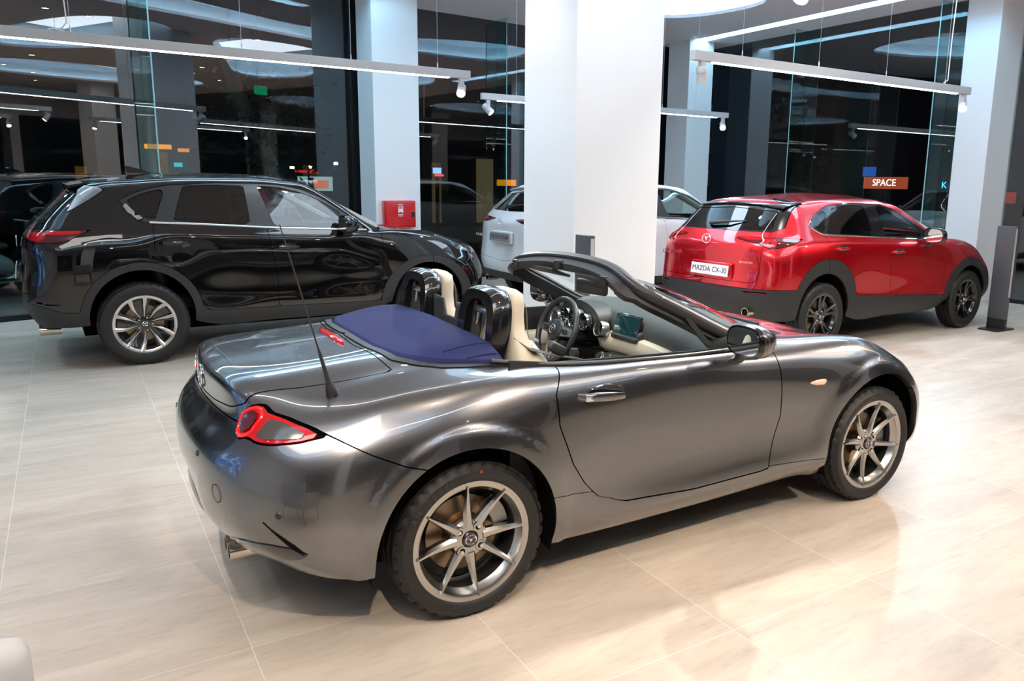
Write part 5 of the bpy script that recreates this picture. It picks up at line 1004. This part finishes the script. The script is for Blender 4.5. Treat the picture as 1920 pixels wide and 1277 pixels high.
def hoop(y):
    # gloss black roll hoop: tall rounded frame with an opening
    out=[(-.17,.86),(-.178,1.02),(-.165,1.13),(-.125,1.185),(-.06,1.203),(.06,1.203),(.125,1.185),(.165,1.13),(.178,1.02),(.17,.86)]
    inn=[(-.095,.86),(-.10,.98),(-.095,1.07),(-.07,1.12),(-.03,1.135),(.03,1.135),(.07,1.12),(.095,1.07),(.10,.98),(.095,.86)]
    O=spl([(0,a,b_) for a,b_ in out],4)[:,1:]; I=spl([(0,a,b_) for a,b_ in inn],4)[:,1:]; n=len(O); b=MB()
    lay=[(.325,.93,1.0),(.318,.98,1.0),(.30,1.0,1.0),(.26,1.0,.99),(.235,.96,.985)]
    V_=[]; 
    for x,k,kz in lay: V_+=[(x+.14*(p[1]-.86)-.035,y+p[0]*k,.86+(p[1]-.86)*k*1.0) for p in O]
    L1=len(lay)
    li=[(.24,1.06),(.27,1.0),(.315,1.0),(.325,1.05)]
    for x,k in li: V_+=[(x+.14*(p[1]-.86)-.035,y+p[0]*k,.86+(p[1]-.86)*(k*.995)) for p in I]
    tot=L1+len(li); Fs=[]
    for a in range(tot):
        c=(a+1)%tot
        for k in range(n-1): Fs.append((a*n+k,a*n+k+1,c*n+k+1,c*n+k))
    b.add(V_,Fs); h=b.build('roll_hoop',GLOSSB,root,auto=50)
    MB().tube([(.29,y-.13,.70),(.285,y-.13,1.0),(.28,y-.08,1.10),(.28,y+.08,1.10),(.285,y+.13,1.0),(.29,y+.13,.70)],.018,12).build('hoop_tube',SATIN,h)
    MB().rbox((.28,y-.2,.83),(.12,.1,.16),.03).build('hoop_foot',GLOSSB,h) ; MB().rbox((.28,y+.2,.83),(.12,.1,.16),.03).build('hoop_foot',GLOSSB,h)
for y in (-.37,.37): seat(y); hoop(y)
b=MB(); b.prism([(-.19,.93),(-.19,1.10),(-.08,1.095),(-.05,1.02),(.05,1.02),(.08,1.095),(.19,1.10),(.19,.93)],'X',.275,.283)
for i in range(22): b.box((.272,0,.94+i*.0035*1.0),(.004,.36,.0014))
for i in range(20): b.box((.272,-.135,1.02+i*.0036),(.004,.10,.0016)); b.box((.272,.135,1.02+i*.0036),(.004,.10,.0016))
b.build('wind_blocker',mat('mesh_dark_grey',(.035,.04,.045),.5),root,smooth=False)
for s_ in (-1,1):
    b=MB(); b.sweep([(.36,s_*.50,1.0),(.40,s_*.56,.955),(.48,s_*.60,.93),(.62,s_*.60,.90),(.70,s_*.56,.70)],[(-.024,-.0015),(.024,-.0015),(.024,.0015),(-.024,.0015)],(0,0,1)); sb=b.build('seat_belt',mat('grey_webbing',(.06,.06,.06),.7),root)
    MB().rbox((.50,s_*.60,.955),(.09,.03,.045),.012,Matrix.Rotation(.5,3,'Y')).build('belt_guide',LEA,sb)
# dashboard
def strip(name,prof,ys,m,fn=None,parent=root,auto=50):
    """profile in x,z swept along y"""
    rings=[]
    for y in ys:
        rings.append([((fn(x,y,z) if fn else (x,y,z))) for x,z in prof])
    return MB().loft(rings).build(name,m,parent,auto=auto)
ys=np.linspace(-.70,.70,29)
def bend(x,y,z): return (x+.10*(abs(y)/.7)**2*(-1)+.02,y,z-.035*(abs(y)/.7)**2)
strip('dashboard',[(1.76,.955),(1.60,.982),(1.45,.980),(1.36,.955),(1.315,.905),(1.30,.86),(1.31,.80),(1.38,.74),(1.76,.74)],ys,DASH,bend)
strip('lower_dashboard',[(1.30,.835),(1.265,.825),(1.255,.79),(1.27,.745),(1.32,.70),(1.42,.70),(1.42,.83)],np.linspace(-.69,.22,20),BEIGE,bend)
strip('knee_panel',[(1.33,.72),(1.30,.70),(1.33,.60),(1.45,.45),(1.6,.45),(1.6,.72)],np.linspace(-.69,.69,20),INT,bend)
MB().rbox((1.275,.0,.65),(.17,.27,.15),.03).build('centre_stack',INT,root)
for k,y in enumerate((.075,0,-.075)):
    q=MB().lathe([(0,.02),(.020,.02),(.024,.012),(.030,.010),(.033,.0),(.033,-.02)],(0,0,0),'X',28); q.v=[tuple(Matrix.Rotation(.65,3,'Y')@Vector((-v[0],v[1],v[2]))+Vector((1.185,y,.712))) for v in q.v]; o=q.build('climate_knob',INT,root)
    q=MB().lathe([(.0245,.014),(.0285,.012),(.0325,.004)],(0,0,0),'X',28,False); q.v=[tuple(Matrix.Rotation(.65,3,'Y')@Vector((-v[0],v[1],v[2]))+Vector((1.185,y,.712))) for v in q.v]; q.build('knob_ring',CHR,o)
def vent(x,y,z,r=.044):
    R_=Matrix.Rotation(.25,3,'Y'); T=lambda q:[tuple(R_@Vector((-v[0],v[1],v[2]))+Vector((x,y,z))) for v in q.v]
    q=MB().lathe([(r*.8,.0),(r*.84,.014),(r*.96,.018),(r*1.06,.008),(r*1.06,-.03)],(0,0,0),'X',32,False); q.v=T(q); o=q.build('air_vent',SATIN,root); q=MB().lathe([(0,.010),(r*.3,.010),(r*.34,.0),(r*.8,-.006),(r*.85,.004)],(0,0,0),'X',32,False); q.v=T(q); q.build('vent_core',INT,o)
    q=MB(); 
    for a in (0,PI/2): q.box((-.006,0,0),(.004,r*1.5 if a==0 else .005,.005 if a==0 else r*1.5))
    q.v=T(q); q.build('vent_vane',SATIN,o)
vent(1.25,.175,.845); vent(1.27,-.60,.83); vent(1.24,.63,.84)
MB().rbox((1.275,-.02,.828),(.03,.22,.026),.006).build('centre_air_vent',INT,root)
Ms=Matrix.Rotation(.22,3,'Y'); sc_=MB().rbox((1.31,.0,.888),(.022,.225,.128),.012,Ms).build('display',GLOSSB,root); MB().rbox((1.2985,.0,.889),(.004,.205,.108),.002,Ms).build('display_glass',SCREEN,sc_)
MB().rbox((1.34,.0,.845),(.10,.26,.05),.02).build('display_stand',INT,root)
# instrument binnacle
b=MB(); rg=[]
for x,k in ((1.20,1.0),(1.24,1.02),(1.36,.95),(1.5,.62)):
    rg.append([(x,.375+k*.21*math.cos(t),.865+(.115*k if math.sin(t)>0 else .05)*math.sin(t)) for t in np.linspace(0,2*PI,33)[:-1]])
b.loft(rg[1:]); b.build('instrument_hood',INT,root,auto=60)
for y,r_ in ((.47,.052),(.375,.066),(.285,.05)):
    q=MB().lathe([(r_*.9,.0),(r_*.93,.03),(r_,.034),(r_*1.05,.0)],(0,0,0),'X',36,False); q.v=[(-v[0]+1.235,v[1]+y,v[2]+.873) for v in q.v]; g=q.build('gauge',CHR,root); q=MB().lathe([(0,.005),(r_*.92,.005)],(0,0,0),'X',36,False); q.v=[(-v[0]+1.235,v[1]+y,v[2]+.873) for v in q.v]; q.build('gauge_face',GLOSSB,g)
    q=MB()
    for k in range(11):
        a=-.7+k*(PI+1.4)/10; q.box((1.228,y+r_*.75*math.cos(a),.873+r_*.75*math.sin(a)),(.0015,.002,.006),Matrix.Rotation(a+PI/2 if 0 else 0,3,'X'))
    q.build('gauge_ticks',WTXT,g)
# steering wheel
c=Vector((1.085,.37,.822)); T=Matrix.Rotation(.36,3,'Y')
def SWP(y,z,x=0): return c+T@Vector((x,y,z))
sw=MB().tube([SWP(.182*math.cos(t),.182*math.sin(t)) for t in np.linspace(0,2*PI,49)[:-1]],.0165,12,True).build('steering_wheel',LEA,root)
q=MB().lathe([(0,.03),(.045,.028),(.066,.018),(.072,0),(.06,-.03)],(0,0,0),'X',32,False); q.v=[tuple(SWP(v[1],v[2]*.9,-v[0])) for v in q.v]; q.build('airbag_cover',LEA,sw); emblem('wheel_emblem',tuple(SWP(0,0,-.03)),(0,-1,0),tuple(T@Vector((0,0,1))),.045,sw,depth=.002)
b=MB(); b.loft([[SWP(a*.06,z,-.012),SWP(a*.165,z*.6+.004,-.004),SWP(a*.165,z*.6-.0,.004),SWP(a*.06,z,.006)] for a in (-1,) for z in (.03,-.03)]); b.loft([[SWP(.06,z,-.012),SWP(.165,z*.6,-.004),SWP(.165,z*.6,.004),SWP(.06,z,.006)] for z in (.03,-.03)])
b.loft([[SWP(y,-.05,-.012),SWP(y*.45,-.165,-.004),SWP(y*.45,-.165,.004),SWP(y,-.05,.006)] for y in (-.055,-.02)]); b.loft([[SWP(y,-.05,-.012),SWP(y*.45,-.165,-.004),SWP(y*.45,-.165,.004),SWP(y,-.05,.006)] for y in (.055,.02)]); b.build('wheel_spokes',SATIN,sw,smooth=False)
for s_ in (-1,1): MB().rbox(tuple(SWP(s_*.098,.0,-.014)),(.008,.04,.03),.003).build('wheel_switch',INT,sw)
MB().tube([c+Vector((.02,0,-.01)),c+Vector((.18,0,-.06))],.045,16).build('steering_column',INT,root)
for s_ in (-1,1): MB().tube([c+Vector((.05,0,-.01)),c+Vector((.05,s_*.12,.015)),c+Vector((.045,s_*.16,.02))],[.01,.009,.007],8).build('column_stalk',INT,root)
# windscreen frame
half=[(.975,0,1.262),(.965,.22,1.257),(.938,.41,1.238),(.922,.52,1.208),(.965,.585,1.163),(1.10,.615,1.095),(1.28,.645,1.005),(1.45,.675,.93),(1.62,.70,.885)]
arc=[(x,-y,z) for x,y,z in half[::-1]]+half[1:]
cr=spl(arc,4)
nrm=[]
for p in cr:
    k=abs(p[1]); nrm.append(tuple(Vector((-.45,0,.9)) if k<.5 else Vector((-.35,(1 if p[1]>0 else -1)*.75,.55))))
sec=[(-.028,-.02),(.026,-.018),(.030,.002),(.018,.020),(-.008,.024),(-.030,.008)]
fr=MB().sweep(cr,sec,nrm).build('windscreen_frame',INT,root,auto=60)
for s_ in (-1,1):
    k=[i for i,p in enumerate(cr) if p[1]*s_>.56]; MB().sweep([(cr[i][0]+.012,cr[i][1]+s_*.006,cr[i][2]+.012) for i in k],[(-.004,-.012),(.020,-.010),(.022,.004),(.006,.012),(-.010,.010)] if s_<0 else [(-.022,-.010),(.004,-.012),(.010,.010),(-.006,.012),(-.022,.004)],[nrm[i] for i in k]).build('pillar_cover',P_GRAY,fr,auto=60)
# black inner header and pillar trims, catches, visors
cr2=[(p[0]-.035+(.03 if abs(p[1])>.56 else 0),p[1]*(.965 if abs(p[1])>.5 else 1),p[2]-.028) for p in cr]
MB().sweep(cr2,[(-.032,-.022),(.032,-.022),(.032,.022),(-.032,.022)],nrm).build('inner_frame_trim',INT,fr,auto=60)
cr3=[(p[0]-.022,p[1]*1.0,p[2]+.008) for p in cr if abs(p[1])<.66]; MB().tube(cr3,.012,8).build('header_seal',TRIM,fr)
for y in (-.40,.06,.46): MB().rbox((.905 if abs(y)<.1 else .875,y,1.232 if abs(y)<.1 else 1.20),(.035,.05,.042),.006).build('roof_catch',TRIM,fr)
for y in (-.29,.29): MB().rbox((.955,y,1.180),(.13,.34,.016),.007,Matrix.Rotation(.35,3,'Y')).build('sun_visor',DASH,fr)
# glass
G=[]; nu,nw=20,10
def hp(t):   # t -1..1 along header
    k=abs(t); P_=np.array([(.975,0,1.245),(.968,.18,1.242),(.955,.34,1.232),(.93,.47,1.21),(.925,.53,1.19)]); y=k*.53; return np.array([np.interp(y,P_[:,1],P_[:,0])+.01,math.copysign(y,t),np.interp(y,P_[:,1],P_[:,2])])
def bpnt(t): k=abs(t); return np.array([1.80-.17*k*k,t*.67,.950-.045*k*k])
for i in range(nw+1):
    for j in range(nu+1):
        t=-1+2*j/nu; f=i/nw; p=hp(t)*(1-f)+bpnt(t)*f; p=p+np.array([.3,0,.9])*.022*math.sin(PI*f); G.append(p)
gf=[(i*(nu+1)+j,i*(nu+1)+j+1,(i+1)*(nu+1)+j+1,(i+1)*(nu+1)+j) for i in range(nw) for j in range(nu)]
ws=raw('windscreen',G,gf,GLC,fr); me=ws.data; bm=bmesh.new(); bm.from_mesh(me); bmesh.ops.recalc_face_normals(bm,faces=bm.faces); bm.normal_update()
if sum(f.normal.z for f in bm.faces)<0: bmesh.ops.reverse_faces(bm,faces=bm.faces)
bm.to_mesh(me); bm.free()
MB().tube([(G[k][0]-.0,G[k][1],G[k][2]) for k in range(nw*(nu+1),(nw+1)*(nu+1))],.012,8).build('windscreen_seal',TRIM,fr)
# cowl
strip('cowl_panel',[(1.60,.93),(1.70,.945),(1.80,.935),(1.86,.90),(1.86,.84),(1.62,.84)],np.linspace(-.60,.60,21),TRIM,lambda x,y,z:(x-.16*(abs(y)/.6)**2,y,z-.03*(abs(y)/.6)**2))
for y0,y1 in ((-.1,.42),(-.55,-.02)): MB().tube([(1.80-.1*(y0/.6)**2,y0,.955),(1.79-.1*(y1/.6)**2,y1,.955)],.007,8).build('wiper_arm',TRIM,root)
MB().rbox((1.07,.0,1.112),(.035,.23,.075),.03,Matrix.Rotation(.15,3,'Z')).build('interior_mirror',INT,fr); MB().tube([(1.06,0,1.215),(1.085,0,1.12)],.012,8).build('mirror_stalk',INT,fr)
# door quarter triangles and mirrors
for s_,dd in zip((-1,1),doors):
    MB().sweep([(1.165,s_*.640,1.045),(1.24,s_*.665,.95),(1.30,s_*.69,.885)],[(-.012,-.008),(.012,-.008),(.012,.008),(-.012,.008)],(0,1,0)).build('quarter_post',TRIM,dd,auto=60)
    V_=[(1.18,s_*.642,1.04),(1.55,s_*.672,.915),(1.53,s_*.69,.885),(1.30,s_*.69,.885)]; raw('quarter_glass',V_,[(0,1,2,3) if s_<0 else (3,2,1,0)],GLC,dd,False)
    x,y,z=1.335,.905,.972
    # mirror shell
    m_=MB().loft([se(x-.06,s_*(y-.0),z-.002,.100,.066,2.8,24,'YZ'),se(x-.05,s_*(y),z-.002,.110,.075,2.8,24,'YZ'),se(x+.0,s_*(y),z-.004,.108,.074,2.6,24,'YZ'),se(x+.055,s_*(y-.008),z-.008,.085,.058,2.4,24,'YZ'),se(x+.09,s_*(y-.02),z-.012,.045,.032,2.2,24,'YZ'),se(x+.10,s_*(y-.025),z-.014,.015,.012,2,24,'YZ')]).build('side_mirror',P_GRAY,dd,auto=50)
    MB().loft([se(x-.068,s_*y,z-.002,.104,.070,2.8,24,'YZ'),se(x-.052,s_*y,z-.002,.112,.077,2.8,24,'YZ')]).build('mirror_rim',GLOSSB,m_); MB().loft([se(x-.070,s_*y,z-.002,.094,.060,2.8,24,'YZ'),se(x-.067,s_*y,z-.002,.094,.060,2.8,24,'YZ')]).build('mirror_glass',MIRR,m_)
    MB().loft([se(x-.01,s_*(y-.02),z-.055,.045,.06,2.4,16),se(x-.0,s_*(y-.06),z-.095,.04,.045,2.4,16),se(x+.03,s_*(y-.12),z-.115,.05,.03,2.4,16)]).build('mirror_foot',P_GRAY,m_)
